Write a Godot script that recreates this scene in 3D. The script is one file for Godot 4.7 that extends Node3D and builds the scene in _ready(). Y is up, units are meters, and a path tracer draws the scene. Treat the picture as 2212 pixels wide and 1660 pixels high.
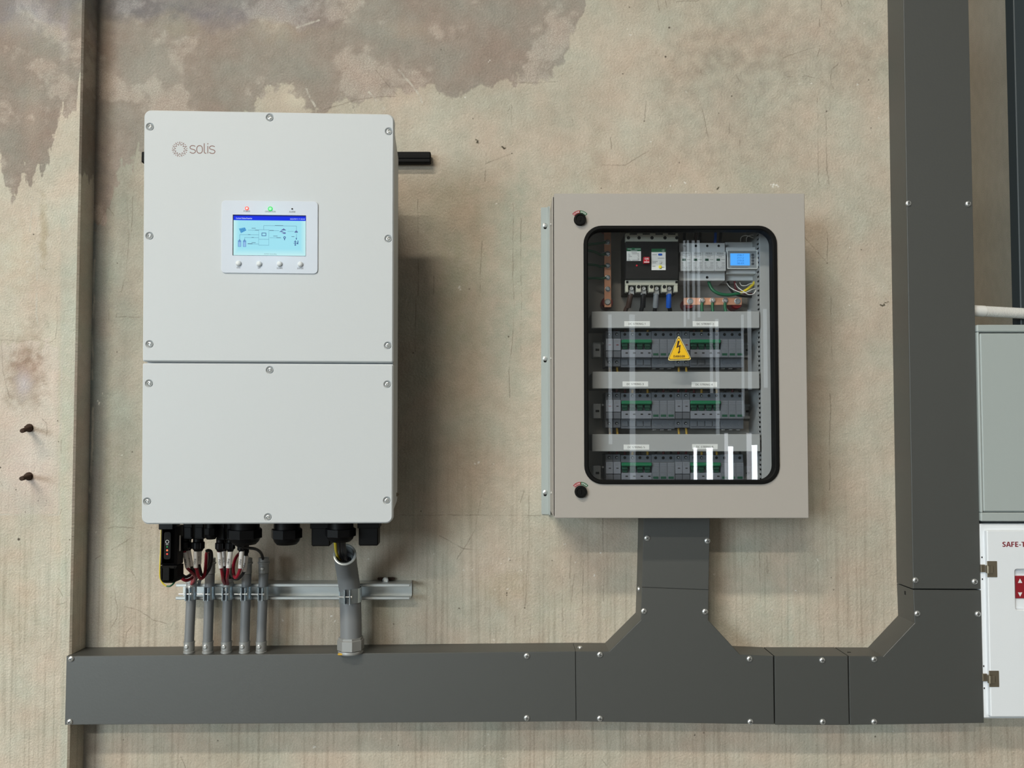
extends Node3D
# A white hybrid inverter, a beige switch cabinet and grey cable trunking on a plastered concrete wall.
# Wall plane: z = 0. y is up, metres. The eye stands 1.93 m in front of the wall, 1.45 m above the floor.
const F := 1661.0                      # focal length in pixels of the 2212 x 1660 frame
const CX := 1106.0
const CY := 892.0
const EYE := Vector3(0, 1.45, 1.93)
const TILT := 0.0349066                # 2 degrees up

var M := {}
var taken := {}


func _ready() -> void:
	stage()
	paints()
	shell()
	trunking()
	side_boxes()
	inverter()
	cabinet()
	cabinet_contents()
	below_inverter()
	wall_bits()


# ------------------------------------------------------------------ camera, sky, lamps
func stage() -> void:
	var cam := Camera3D.new()
	cam.name = "camera"
	cam.near = 0.05
	cam.far = 60.0
	cam.projection = Camera3D.PROJECTION_FRUSTUM
	cam.size = 2.0 * cam.near * 830.0 / F
	cam.frustum_offset = Vector2(0, cam.near * (CY - 830.0) / F)
	cam.position = EYE
	cam.rotation.x = TILT
	add_child(cam)
	cam.current = true
	var env := Environment.new()
	env.background_mode = Environment.BG_SKY
	var sky := Sky.new()
	var sm := ProceduralSkyMaterial.new()
	sm.sky_top_color = Color(0.45, 0.58, 0.75)
	sm.sky_horizon_color = Color(0.80, 0.84, 0.88)
	sm.ground_bottom_color = Color(0.35, 0.34, 0.32)
	sm.ground_horizon_color = Color(0.62, 0.62, 0.60)
	sm.sky_energy_multiplier = 1.2
	sky.sky_material = sm
	env.sky = sky
	env.tonemap_mode = Environment.TONE_MAPPER_LINEAR
	env.tonemap_exposure = 1.0
	env.sdfgi_enabled = true
	env.ssao_enabled = true
	env.ssil_enabled = true
	var we := WorldEnvironment.new()
	we.name = "world_environment"
	we.environment = env
	add_child(we)
	# daylight from the windows of the far left wall
	area("daylight", Vector3(-8.93, 2.8, 12.0), Vector3(-1, 0, 0), Vector3(0, 8.0, 3.6), DAY_E, Color(0.90, 0.97, 1.0))
	# two long lamp strips under the high roof
	for k in 2:
		area("strip", Vector3(ROWS[k].x, 10.86, ROWS[k].y), Vector3(0, 1, 0), Vector3(0, ROWS[k].z, 0.6), LAMP_E[k], Color(1.0, 0.965, 0.90))

const DAY_E := 138.0
const LAMP_E := [118.0, 165.0]
const ROWS := [Vector3(-4.9, 8.0, 6.4), Vector3(-5.6, 16.0, 7.0)]   # x, z, length


func area(called: String, at: Vector3, back: Vector3, size: Vector3, energy: float, tint: Color) -> void:
	var l := AreaLight3D.new()
	l.name = called
	l.area_size = Vector2(size.y, size.z)
	l.light_energy = energy
	l.light_color = tint
	l.shadow_enabled = true
	l.area_range = 60.0
	l.area_attenuation = 2.0
	add_child(l, true)
	var y := Vector3(0, 1, 0) if absf(back.y) < 0.9 else Vector3(0, 0, 1)
	var x := y.cross(back).normalized()
	l.transform = Transform3D(Basis(x, back.cross(x), back), at)


# ------------------------------------------------------------------ measuring
func ray(px: float, py: float) -> Vector3:
	var dx := (px - CX) / F
	var dy := (CY - py) / F
	return Vector3(dx, dy * cos(TILT) + sin(TILT), dy * sin(TILT) - cos(TILT))


func P(px: float, py: float, z: float) -> Vector3:                       # a point of the plane z
	var d := ray(px, py)
	return EYE + d * ((z - EYE.z) / d.z)


func L(px: float, py: float, z: float, frame: Transform3D) -> Vector3:   # a point of a tilted thing's own plane z
	var inv := frame.affine_inverse()
	var o := inv * EYE
	var d := inv.basis * ray(px, py)
	return o + d * ((z - o.z) / d.z)


func pts(list: Array, z: float) -> PackedVector2Array:
	var r := PackedVector2Array()
	for q in list:
		var p := P(q[0], q[1], z)
		r.append(Vector2(p.x, p.y))
	return r


# ------------------------------------------------------------------ things and parts
func numbered(called: String) -> String:
	var n: int = taken.get(called, 0)
	taken[called] = n + 1
	return called if n == 0 else "%s_%03d" % [called, n]


func thing(called: String, label: String, category: String, at := Vector3.ZERO, group := "") -> Node3D:
	var o := Node3D.new()
	o.name = numbered(called)
	add_child(o)
	o.position = at
	return tag(o, label, category, group)


func tag(o: Node3D, label: String, category: String, group := "") -> Node3D:
	o.set_meta("label", label)
	o.set_meta("category", category)
	if group:
		o.set_meta("group", group)
	return o


func obj(called: String, b: MB, m: Material, parent: Node) -> MeshInstance3D:
	var o := MeshInstance3D.new()
	o.name = numbered(called) if parent == self else called
	o.mesh = b.mesh()
	o.material_override = m
	parent.add_child(o, true)
	return o


func struct(called: String, b: MB, m: Material) -> MeshInstance3D:
	var o := obj(called, b, m, self)
	o.set_meta("kind", "structure")
	return o


func text(s: String, parent: Node, at: Vector3, size: Vector2, m: Material, turn := 0.0, deep := 0.0006, bold := false, called := "lettering") -> MeshInstance3D:
	var t := TextMesh.new()
	var f := SystemFont.new()
	f.font_names = PackedStringArray(["Droid Sans"])
	f.font_weight = 700 if bold else 400
	t.font = f
	t.font_size = 24
	t.pixel_size = 0.01
	t.depth = 0.02
	t.text = s
	var bb := t.get_aabb()
	var o := MeshInstance3D.new()
	o.name = called
	o.mesh = t
	o.material_override = m
	var sx := size.x / maxf(bb.size.x, 1e-4)
	var sy := size.y / maxf(bb.size.y, 1e-4)
	if size.x <= 0.0: sx = sy
	var c := bb.get_center()
	var b := Basis(Vector3(0, 0, 1), turn) * Basis.from_scale(Vector3(sx, sy, deep / 0.02))
	o.transform = Transform3D(b, at - b * Vector3(c.x, c.y, -0.01))
	parent.add_child(o, true)
	return o


# ------------------------------------------------------------------ mesh building
class MB:
	var v := PackedVector3Array()
	var n := PackedVector3Array()
	var uv := PackedVector2Array()
	var uv2 := PackedVector2Array()
	var o := Vector3.ZERO              # taken off every point: the thing's base
	var xf := Transform3D()
	var mapped := false

	func _init(base := Vector3.ZERO) -> void:
		o = base

	func put(a: Vector3, b: Vector3, c: Vector3, na: Vector3, nb: Vector3, nc: Vector3) -> void:
		var g := (b - a).cross(c - a)
		var flip := g.dot(na + nb + nc) > 0.0      # counter-clockwise as seen from outside: Godot wants clockwise
		for k in [0, 2, 1] if flip else [0, 1, 2]:
			var p: Vector3 = [a, b, c][k]
			var q: Vector3 = [na, nb, nc][k]
			v.append(xf * p - o)
			n.append((xf.basis * q).normalized())

	func face(a: Vector3, b: Vector3, c: Vector3, d: Vector3, out: Vector3) -> void:
		var g := (b - a).cross(c - a)
		if g.length_squared() < 1e-18:
			g = (c - a).cross(d - a)
		if g.length_squared() < 1e-18:
			return
		g = g.normalized()
		if g.dot(out) < 0.0: g = -g
		put(a, b, c, g, g, g)
		put(a, c, d, g, g, g)

	func smooth4(a: Vector3, b: Vector3, c: Vector3, d: Vector3, na: Vector3, nb: Vector3, nc: Vector3, nd: Vector3) -> void:
		if (b - a).cross(c - a).length_squared() > 1e-20:
			put(a, b, c, na, nb, nc)
		if (c - a).cross(d - a).length_squared() > 1e-20:
			put(a, c, d, na, nc, nd)

	func box(a: Vector3, b: Vector3, ch := 0.0) -> MB:
		var lo := Vector3(minf(a.x, b.x), minf(a.y, b.y), minf(a.z, b.z))
		var hi := Vector3(maxf(a.x, b.x), maxf(a.y, b.y), maxf(a.z, b.z))
		var m := (lo + hi) / 2
		var h := (hi - lo) / 2
		ch = minf(ch, minf(h.x, minf(h.y, h.z)) * 0.9)
		for ax in 3:
			var u := (ax + 1) % 3
			var w := (ax + 2) % 3
			for s in [-1.0, 1.0]:
				var q := []
				for k in [[-1, -1], [1, -1], [1, 1], [-1, 1]]:
					var p := Vector3.ZERO
					p[ax] = s * h[ax]
					p[u] = k[0] * (h[u] - ch)
					p[w] = k[1] * (h[w] - ch)
					q.append(m + p)
				var out := Vector3.ZERO
				out[ax] = s
				face(q[0], q[1], q[2], q[3], out)
			if ch <= 0.0: continue
			for s in [-1.0, 1.0]:                  # the edges along this axis
				for t in [-1.0, 1.0]:
					var e := []
					for k in [[-1, 0], [1, 0], [1, 1], [-1, 1]]:
						var p := Vector3.ZERO
						p[ax] = k[0] * (h[ax] - ch)
						p[u] = s * (h[u] - (ch if k[1] else 0.0))
						p[w] = t * (h[w] - (0.0 if k[1] else ch))
						e.append(m + p)
					var out := Vector3.ZERO
					out[u] = s
					out[w] = t
					face(e[0], e[1], e[2], e[3], out)
		if ch > 0.0:
			for sx in [-1.0, 1.0]:
				for sy in [-1.0, 1.0]:
					for sz in [-1.0, 1.0]:
						var c := Vector3(sx, sy, sz)
						var out := c.normalized()
						var a1 := m + c * Vector3(h.x, h.y - ch, h.z - ch)
						var b1 := m + c * Vector3(h.x - ch, h.y, h.z - ch)
						var c1 := m + c * Vector3(h.x - ch, h.y - ch, h.z)
						put(a1, b1, c1, out, out, out)
		return self

	func sorted(poly: PackedVector2Array) -> PackedVector2Array:      # counter-clockwise
		var s := 0.0
		for i in poly.size():
			var p := poly[i]
			var q := poly[(i + 1) % poly.size()]
			s += p.x * q.y - q.x * p.y
		var r := poly.duplicate()
		if s < 0.0: r.reverse()
		return r

	func inset(poly: PackedVector2Array, d: float) -> PackedVector2Array:
		var r := PackedVector2Array()
		var c := poly.size()
		for i in c:
			var a := (poly[i] - poly[(i + c - 1) % c]).normalized()
			var b := (poly[(i + 1) % c] - poly[i]).normalized()
			var na := Vector2(-a.y, a.x)
			var nb := Vector2(-b.y, b.x)
			var k := (na + nb)
			r.append(poly[i] + k * (d / maxf(0.3, 1.0 + na.dot(nb))))
		return r

	func cap(poly: PackedVector2Array, z: float, out: Vector3) -> void:
		var t := Geometry2D.triangulate_polygon(poly)
		for i in range(0, t.size(), 3):
			var q := []
			for k in 3: q.append(Vector3(poly[t[i + k]].x, poly[t[i + k]].y, z))
			put(q[0], q[1], q[2], out, out, out)

	func walls(a: PackedVector2Array, za: float, b: PackedVector2Array, zb: float, round := false, inward := false) -> void:
		var c := a.size()
		var s := -1.0 if inward else 1.0
		for i in c:
			var j := (i + 1) % c
			var e := (a[j] - a[i]).normalized() if a[j].distance_squared_to(a[i]) > 1e-16 else (b[j] - b[i]).normalized()
			var out := Vector3(e.y, -e.x, 0) * s
			var p0 := Vector3(a[i].x, a[i].y, za)
			var p1 := Vector3(a[j].x, a[j].y, za)
			var p2 := Vector3(b[j].x, b[j].y, zb)
			var p3 := Vector3(b[i].x, b[i].y, zb)
			if round:
				var ni := corner(a, i) * s
				var nj := corner(a, j) * s
				smooth4(p0, p1, p2, p3, ni, nj, nj, ni)
			else:
				face(p0, p1, p2, p3, out + Vector3(0, 0, 0.01 * signf(zb - za)))

	func corner(a: PackedVector2Array, i: int) -> Vector3:
		var c := a.size()
		var e := (a[i] - a[(i + c - 1) % c]).normalized()
		var g := (a[(i + 1) % c] - a[i]).normalized()
		var m := (e + g).normalized()
		return Vector3(m.y, -m.x, 0)

	func prism(poly: PackedVector2Array, z0: float, z1: float, ch := 0.0, round := false, holes := []) -> MB:
		var p := sorted(poly)
		var f := inset(p, ch) if ch > 0.0 else p
		walls(p, z0, p, z1 - ch, round)
		if ch > 0.0: walls(p, z1 - ch, f, z1)
		if holes.is_empty():
			cap(f, z1, Vector3(0, 0, 1))
		else:
			pierced(f, z1, holes)
		cap(p, z0, Vector3(0, 0, -1))
		return self

	func pierced(poly: PackedVector2Array, z: float, holes: Array) -> void:      # convex outline, round holes [centre, radius]
		var all := poly.duplicate()
		for h in holes:
			for k in 20:
				all.append(h[0] + Vector2.from_angle(TAU * (k + 0.13) / 20) * h[1])
		var t := Geometry2D.triangulate_delaunay(all)
		var up := Vector3(0, 0, 1)
		for i in range(0, t.size(), 3):
			var c := (all[t[i]] + all[t[i + 1]] + all[t[i + 2]]) / 3
			var skip := false
			for h in holes:
				if c.distance_to(h[0]) < h[1] * 0.97: skip = true
			if skip: continue
			var q := []
			for k in 3: q.append(Vector3(all[t[i + k]].x, all[t[i + k]].y, z))
			put(q[0], q[1], q[2], up, up, up)

	func ring(outer: PackedVector2Array, inner: PackedVector2Array, z0: float, z1: float, ch := 0.0, round := false) -> MB:
		var a := sorted(outer)
		var b := sorted(inner)
		var fa := inset(a, ch) if ch > 0.0 else a
		var fb := inset(b, -ch) if ch > 0.0 else b
		walls(a, z0, a, z1 - ch, round)
		walls(b, z0, b, z1 - ch, round, true)
		if ch > 0.0:
			walls(a, z1 - ch, fa, z1)
			walls(b, z1 - ch, fb, z1, false, true)
		for i in a.size():
			var j := (i + 1) % a.size()
			face(Vector3(fa[i].x, fa[i].y, z1), Vector3(fa[j].x, fa[j].y, z1), Vector3(fb[j].x, fb[j].y, z1), Vector3(fb[i].x, fb[i].y, z1), Vector3(0, 0, 1))
			face(Vector3(a[i].x, a[i].y, z0), Vector3(a[j].x, a[j].y, z0), Vector3(b[j].x, b[j].y, z0), Vector3(b[i].x, b[i].y, z0), Vector3(0, 0, -1))
		return self

	func lathe(profile: Array, at: Transform3D, seg := 20, facets := false) -> MB:   # [radius, height] from bottom to top about the y axis
		var keep := xf
		xf = keep * at
		for i in profile.size() - 1:
			var r0: float = profile[i][0]
			var h0: float = profile[i][1]
			var r1: float = profile[i + 1][0]
			var h1: float = profile[i + 1][1]
			var d := Vector2(r1 - r0, h1 - h0).normalized()
			for k in seg:
				var a := TAU * k / seg
				var b := TAU * (k + 1) / seg
				var ua := Vector3(cos(a), 0, sin(a))
				var ub := Vector3(cos(b), 0, sin(b))
				if facets:
					var um := ((ua + ub) / 2).normalized()
					var nn := um * d.y - Vector3(0, d.x, 0)
					smooth4(ua * r0 + Vector3(0, h0, 0), ub * r0 + Vector3(0, h0, 0), ub * r1 + Vector3(0, h1, 0), ua * r1 + Vector3(0, h1, 0), nn, nn, nn, nn)
				else:
					var na := ua * d.y - Vector3(0, d.x, 0)
					var nb := ub * d.y - Vector3(0, d.x, 0)
					smooth4(ua * r0 + Vector3(0, h0, 0), ub * r0 + Vector3(0, h0, 0), ub * r1 + Vector3(0, h1, 0), ua * r1 + Vector3(0, h1, 0), na, nb, nb, na)
		xf = keep
		return self

	func tube(path: PackedVector3Array, r: float, seg := 10, radii := []) -> MB:
		var c := path.size()
		var t0 := (path[1] - path[0]).normalized()
		var side := t0.cross(Vector3(0, 0, 1) if absf(t0.z) < 0.9 else Vector3(1, 0, 0)).normalized()
		var last := []
		for i in c:
			var t := (path[mini(i + 1, c - 1)] - path[maxi(i - 1, 0)]).normalized()
			side = (side - t * side.dot(t)).normalized()
			var other := t.cross(side)
			var now := []
			for k in seg:
				var a := TAU * k / seg
				now.append(side * cos(a) + other * sin(a))
			var ra: float = radii[i] if radii else r
			var rb: float = (radii[i - 1] if radii else r) if i > 0 else ra
			if i > 0:
				for k in seg:
					var j := (k + 1) % seg
					smooth4(path[i - 1] + last[k] * rb, path[i - 1] + last[j] * rb, path[i] + now[j] * ra, path[i] + now[k] * ra, last[k], last[j], now[j], now[k])
			if i == 0 or i == c - 1:
				var out := -t if i == 0 else t
				for k in seg:
					put(path[i], path[i] + now[k] * ra, path[i] + now[(k + 1) % seg] * ra, out, out, out)
			last = now
		return self

	func ribbon(line: PackedVector2Array, w: float, z0: float, z1: float, closed := false) -> MB:      # a flat stroke
		var c := line.size()
		var left := PackedVector2Array()
		var right := PackedVector2Array()
		for i in c:
			var a := line[i] - line[(i + c - 1) % c if closed else maxi(i - 1, 0)]
			var b := line[(i + 1) % c if closed else mini(i + 1, c - 1)] - line[i]
			if a == Vector2.ZERO: a = b
			if b == Vector2.ZERO: b = a
			a = a.normalized()
			b = b.normalized()
			var m := (a + b).normalized()
			var k := w / 2 / maxf(0.45, m.dot(a))
			left.append(line[i] + Vector2(-m.y, m.x) * k)
			right.append(line[i] - Vector2(-m.y, m.x) * k)
		for i in (c if closed else c - 1):
			var j := (i + 1) % c
			var q := [left[i], left[j], right[j], right[i]]
			var f := []
			var g := []
			for e in q:
				f.append(Vector3(e.x, e.y, z1))
				g.append(Vector3(e.x, e.y, z0))
			face(f[0], f[1], f[2], f[3], Vector3(0, 0, 1))
			var sd: Vector2 = (left[i] - right[i]).normalized()
			face(f[0], f[1], g[1], g[0], Vector3(sd.x, sd.y, 0))
			face(f[3], f[2], g[2], g[3], Vector3(-sd.x, -sd.y, 0))
		return self

	func mesh() -> ArrayMesh:
		var a := []
		a.resize(Mesh.ARRAY_MAX)
		a[Mesh.ARRAY_VERTEX] = v
		a[Mesh.ARRAY_NORMAL] = n
		if mapped:
			a[Mesh.ARRAY_TEX_UV] = uv
			a[Mesh.ARRAY_TEX_UV2] = uv2
		var m := ArrayMesh.new()
		m.add_surface_from_arrays(Mesh.PRIMITIVE_TRIANGLES, a)
		return m


func rr(x0: float, y0: float, x1: float, y1: float, r: Array, seg := 6) -> PackedVector2Array:      # rounded rectangle, radii of the corners ++, -+, --, +-
	var p := PackedVector2Array()
	var xa := minf(x0, x1)
	var xb := maxf(x0, x1)
	var ya := minf(y0, y1)
	var yb := maxf(y0, y1)
	var at := [Vector2(xb, yb), Vector2(xa, yb), Vector2(xa, ya), Vector2(xb, ya)]
	var sg := [Vector2(-1, -1), Vector2(1, -1), Vector2(1, 1), Vector2(-1, 1)]
	for k in 4:
		var rad: float = maxf(r[k % r.size()], 1e-5)
		for i in seg + 1:
			p.append(at[k] + sg[k] * rad + Vector2.from_angle(PI / 2 * (k + float(i) / seg)) * rad)
	return p


func divided(poly: PackedVector2Array, step: float) -> PackedVector2Array:      # the same outline with more points on its long edges
	var p := PackedVector2Array()
	for i in poly.size():
		var a := poly[i]
		var b := poly[(i + 1) % poly.size()]
		var n := maxi(int(a.distance_to(b) / step), 1)
		for k in n: p.append(a.lerp(b, float(k) / n))
	return p


func disc(c: Vector2, r: float, seg := 20) -> PackedVector2Array:
	var p := PackedVector2Array()
	for k in seg: p.append(c + Vector2.from_angle(TAU * k / seg) * r)
	return p


func curve(list: Array, sub := 6) -> PackedVector3Array:            # a smooth line through points
	var p := PackedVector3Array()
	var c := list.size()
	for i in c - 1:
		var a: Vector3 = list[maxi(i - 1, 0)]
		var b: Vector3 = list[i]
		var d: Vector3 = list[i + 1]
		var e: Vector3 = list[mini(i + 2, c - 1)]
		for k in sub:
			p.append(b.cubic_interpolate(d, a, e, float(k) / sub))
	p.append(list[c - 1])
	return p


func facing(at: Vector3) -> Transform3D:            # lathe axis towards +z
	return Transform3D(Basis(Vector3(1, 0, 0), Vector3(0, 0, 1), Vector3(0, -1, 0)), at)


func along(a: Vector3, b: Vector3) -> Transform3D:  # lathe axis from a to b
	var y := (b - a).normalized()
	var x := y.cross(Vector3(0, 0, 1) if absf(y.z) < 0.9 else Vector3(1, 0, 0)).normalized()
	return Transform3D(Basis(x, y, x.cross(y)), a)


# ------------------------------------------------------------------ materials
func mat(called: String, c: Color, rough := 0.6, metal := 0.0, spec := 0.5) -> StandardMaterial3D:
	var m := StandardMaterial3D.new()
	m.resource_name = called
	m.albedo_color = c
	m.roughness = rough
	m.metallic = metal
	m.metallic_specular = spec
	M[called] = m
	return m


func c8(r: int, g: int, b: int) -> Color:
	return Color8(r, g, b)


func glow(called: String, c: Color, e: float) -> StandardMaterial3D:
	var m := mat(called, Color(0.02, 0.02, 0.02), 0.5)
	m.emission_enabled = true
	m.emission = c
	m.emission_energy_multiplier = e
	return m


func noise_picture(size: int, freq: float, octaves: int, s: int) -> ImageTexture:
	var f := FastNoiseLite.new()
	f.seed = s
	f.frequency = freq
	f.fractal_octaves = octaves
	return ImageTexture.create_from_image(f.get_seamless_image(size, size, false, false, 0.2))


func relief(m: StandardMaterial3D, t: Texture2D, cm: float, per_metre: float) -> void:
	m.heightmap_enabled = true
	m.heightmap_texture = t
	m.heightmap_scale = cm
	m.uv1_triplanar = true
	m.uv1_world_triplanar = true
	m.uv1_scale = Vector3.ONE * per_metre


func paints() -> void:
	var peel := noise_picture(256, 0.06, 3, 5)
	var tp := mat("trunk_paint", c8(57, 59, 57), 0.55, 0.0, 1.0)
	tp.clearcoat_enabled = true
	tp.clearcoat = 0.6
	tp.clearcoat_roughness = 0.5
	relief(tp, peel, 0.012, 8.0)
	relief(mat("white_paint", c8(199, 203, 206), 0.48, 0.0, 0.5), peel, 0.008, 10.0)
	relief(mat("beige_paint", c8(168, 162, 156), 0.5, 0.0, 0.5), peel, 0.010, 9.0)
	mat("panel_plastic", c8(206, 213, 224), 0.35)
	mat("button_plastic", c8(214, 217, 218), 0.3)
	mat("steel", c8(214, 216, 216), 0.28, 0.75)
	mat("zinc", c8(196, 208, 216), 0.26, 0.8)
	mat("dull_zinc", c8(160, 164, 166), 0.45, 0.5)
	mat("galvanised", c8(206, 210, 210), 0.35, 0.55)
	mat("cast_zinc", c8(156, 157, 156), 0.5, 0.4)
	mat("conduit_grey", c8(120, 123, 126), 0.42)
	mat("black_plastic", c8(9, 9, 11), 0.45, 0.0, 0.3)
	mat("black_rubber", c8(8, 8, 8), 0.65, 0.0, 0.3)
	mat("dark_hole", c8(8, 8, 9), 0.9)
	mat("ink", c8(24, 22, 22), 0.7)
	mat("grey_ink", c8(96, 98, 100), 0.7)
	mat("logo_ink", c8(126, 88, 78), 0.6)
	mat("white_ink", c8(225, 226, 226), 0.6)
	mat("label_white", c8(222, 226, 226), 0.55)
	mat("sleeve_white", c8(226, 220, 215), 0.6)
	mat("red_ink", c8(122, 26, 38), 0.6)
	mat("sticker_red", c8(150, 34, 44), 0.5)
	mat("sticker_green", c8(38, 92, 58), 0.5)
	mat("danger_yellow", c8(232, 184, 20), 0.5)
	mat("danger_rim", c8(224, 204, 130), 0.5)
	mat("brown_ink", c8(52, 26, 14), 0.6)
	mat("mcb_grey", c8(94, 100, 108), 0.5)
	mat("mcb_pale", c8(108, 114, 124), 0.5)
	mat("mcb_dark", c8(76, 81, 89), 0.5)
	mat("handle_green", c8(14, 100, 66), 0.4)
	mat("handle_green_deep", c8(10, 66, 48), 0.45)
	mat("breaker_black", c8(14, 15, 17), 0.5, 0.0, 0.4)
	mat("breaker_cream", c8(176, 178, 166), 0.5)
	mat("module_white", c8(204, 208, 211), 0.5)
	mat("print_green", c8(16, 96, 60), 0.5)
	mat("switch_red", c8(196, 32, 52), 0.4)
	mat("button_yellow", c8(226, 214, 60), 0.4)
	mat("copper", c8(230, 170, 138), 0.38, 0.35)
	mat("insulator_red", c8(124, 20, 22), 0.4)
	mat("duct_grey", c8(156, 160, 162), 0.5)
	mat("plate_grey", c8(146, 143, 137), 0.6)
	mat("meter_frame", c8(150, 156, 160), 0.3)
	mat("wire_red", c8(150, 20, 44), 0.4)
	mat("wire_dark_red", c8(92, 12, 28), 0.45)
	mat("wire_black", c8(18, 18, 22), 0.4)
	mat("wire_green", c8(22, 92, 62), 0.4)
	mat("wire_yellow", c8(210, 190, 50), 0.45)
	mat("wire_ochre", c8(200, 160, 60), 0.45)
	mat("wire_brown", c8(60, 44, 38), 0.35)
	mat("wire_grey", c8(128, 134, 140), 0.3)
	mat("wire_blue", c8(24, 88, 190), 0.3)
	mat("wire_white", c8(214, 214, 210), 0.4)
	mat("box_grey", c8(163, 171, 170), 0.45)
	mat("box_white", c8(226, 230, 235), 0.45)
	mat("hinge_bronze", c8(150, 140, 122), 0.4, 0.8)
	mat("pvc_white", c8(216, 214, 210), 0.45)
	mat("column_paint", c8(46, 54, 58), 0.45)
	mat("rust", c8(70, 52, 42), 0.8, 0.2)
	mat("floor_grey", c8(88, 87, 84), 0.6)
	mat("hall_wall", c8(138, 132, 124), 0.8)
	mat("hall_dark", c8(70, 70, 69), 0.8)
	mat("sheet_grey", c8(92, 94, 94), 0.5)
	mat("lamp_white", c8(230, 230, 230), 0.5)
	glow("daylight_pane", Color(0.90, 0.97, 1.0), 3.0)
	glow("bright_pane", Color(0.95, 0.98, 1.0), 14.0)
	glow("dim_pane", Color(0.95, 0.97, 1.0), 3.0)
	glow("faint_pane", Color(0.92, 0.97, 1.0), 1.5)
	glow("lamp_glow", Color(1.0, 0.96, 0.9), 4.0)
	glow("led_red", Color(1.0, 0.30, 0.24), 1.1)
	glow("led_core", Color(1.0, 0.86, 0.82), 1.1)
	glow("led_green_core", Color(0.62, 1.0, 0.70), 1.2)
	glow("led_green", Color(0.22, 0.85, 0.42), 1.0)
	glow("led_orange", Color(1.0, 0.5, 0.3), 1.2)
	glow("screen_white", Color(0.80, 0.88, 1.0), 0.9)
	glow("meter_blue", Color(0.30, 0.66, 1.0), 1.1)
	var g := mat("window_glass", Color(0, 0, 0, 0.01), 0.0)
	g.transparency = BaseMaterial3D.TRANSPARENCY_ALPHA
	var c := mat("clear_cover", Color(0, 0, 0, 0.02), 0.05)
	c.transparency = BaseMaterial3D.TRANSPARENCY_ALPHA


# ------------------------------------------------------------------ plaster
func noise_bytes(w: int, h: int, freq: float, octaves: int, s: int, kind := FastNoiseLite.TYPE_SIMPLEX_SMOOTH, fractal := FastNoiseLite.FRACTAL_FBM) -> PackedByteArray:
	var f := FastNoiseLite.new()
	f.noise_type = kind
	f.seed = s
	f.frequency = freq
	f.fractal_type = fractal
	f.fractal_octaves = octaves
	return f.get_image(w, h, false, false, false).get_data()


func stretched(w: int, h: int, squeeze: int, freq: float, s: int) -> PackedByteArray:
	var f := FastNoiseLite.new()
	f.seed = s
	f.frequency = freq
	f.fractal_octaves = 3
	var im := f.get_image(w, maxi(h / squeeze, 2), false, false, false)
	im.resize(w, h, Image.INTERPOLATE_BILINEAR)
	return im.get_data()


func knots(list: Array, x: float) -> float:             # a line through [x, y] knots
	if x <= list[0][0]: return list[0][1]
	for i in list.size() - 1:
		if x < list[i + 1][0]:
			return lerpf(list[i][1], list[i + 1][1], (x - list[i][0]) / (list[i + 1][0] - list[i][0]))
	return list[list.size() - 1][1]


# the lower edge of the darker skim coat on the wall, and on the pilaster (in the measured frame)
const SKIM := [[150, 520], [214, 470], [228, 480], [236, 452], [246, 400], [262, 372], [290, 352], [312, 330], [340, 262], [520, 262], [548, 240], [565, 205], [585, 190], [620, 188], [650, 205], [672, 245], [700, 250], [735, 214], [775, 226], [810, 205], [850, 196], [880, 198], [905, 178], [935, 180], [965, 210], [1000, 212], [1040, 186], [1075, 176], [1120, 172], [1160, 176], [1205, 150], [1230, 120], [1215, 96], [1240, 70], [1262, 20], [1268, -10], [1300, -60], [2400, -60]]
const SKIM_PILASTER := [[-200, 380], [0, 345], [8, 380], [14, 425], [26, 432], [40, 395], [52, 384], [78, 386], [96, 366], [108, 330], [116, 300], [122, 262], [132, 240], [146, 250], [158, 225], [164, 236], [176, 130], [300, 100]]
# soft blotches and painted shade [px, py, rx, ry, red, green, blue, strength]
const BLOTS_AND_SHADE := [[880, 66, 60, 28, 10, 8, 6, 1.0], [600, 60, 60, 40, 14, 12, 8, 0.8], [400, 60, 60, 22, 8, 6, 0, 0.8], [330, 160, 60, 50, 9, 9, 9, 0.8], [640, 212, 34, 30, 20, 20, 18, 0.9],
	[290, 20, 120, 34, -16, -14, -10, 0.9], [460, 40, 80, 30, -8, -7, 0, 0.8], [1380, 250, 60, 90, 8, 8, 8, 0.6], [1560, 220, 160, 130, -12, -12, -11, 0.8], [1720, 90, 240, 120, -12, -12, -11, 0.8],  # the last two darken the top right wall as weaker light would
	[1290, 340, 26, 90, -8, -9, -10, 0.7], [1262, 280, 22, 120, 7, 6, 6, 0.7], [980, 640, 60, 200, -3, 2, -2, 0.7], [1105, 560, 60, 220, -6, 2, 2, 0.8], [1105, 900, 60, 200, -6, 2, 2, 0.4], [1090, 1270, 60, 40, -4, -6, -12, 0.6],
	[222, 700, 18, 520, -10, -8, -2, 0.7], [205, 1250, 14, 260, 8, 9, 12, 0.8], [260, 1120, 60, 160, 2, 4, 2, 0.8], [205, 300, 16, 220, -10, -8, -4, 0.8], [1240, 1330, 160, 60, 5, 4, 3, 0.7], [1620, 1290, 90, 90, -2, 1, 0, 0.7], [1705, 1300, 10, 110, 4, 9, 10, 0.8], [1290, 1120, 30, 80, 3, 3, 0, 0.4]]
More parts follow.
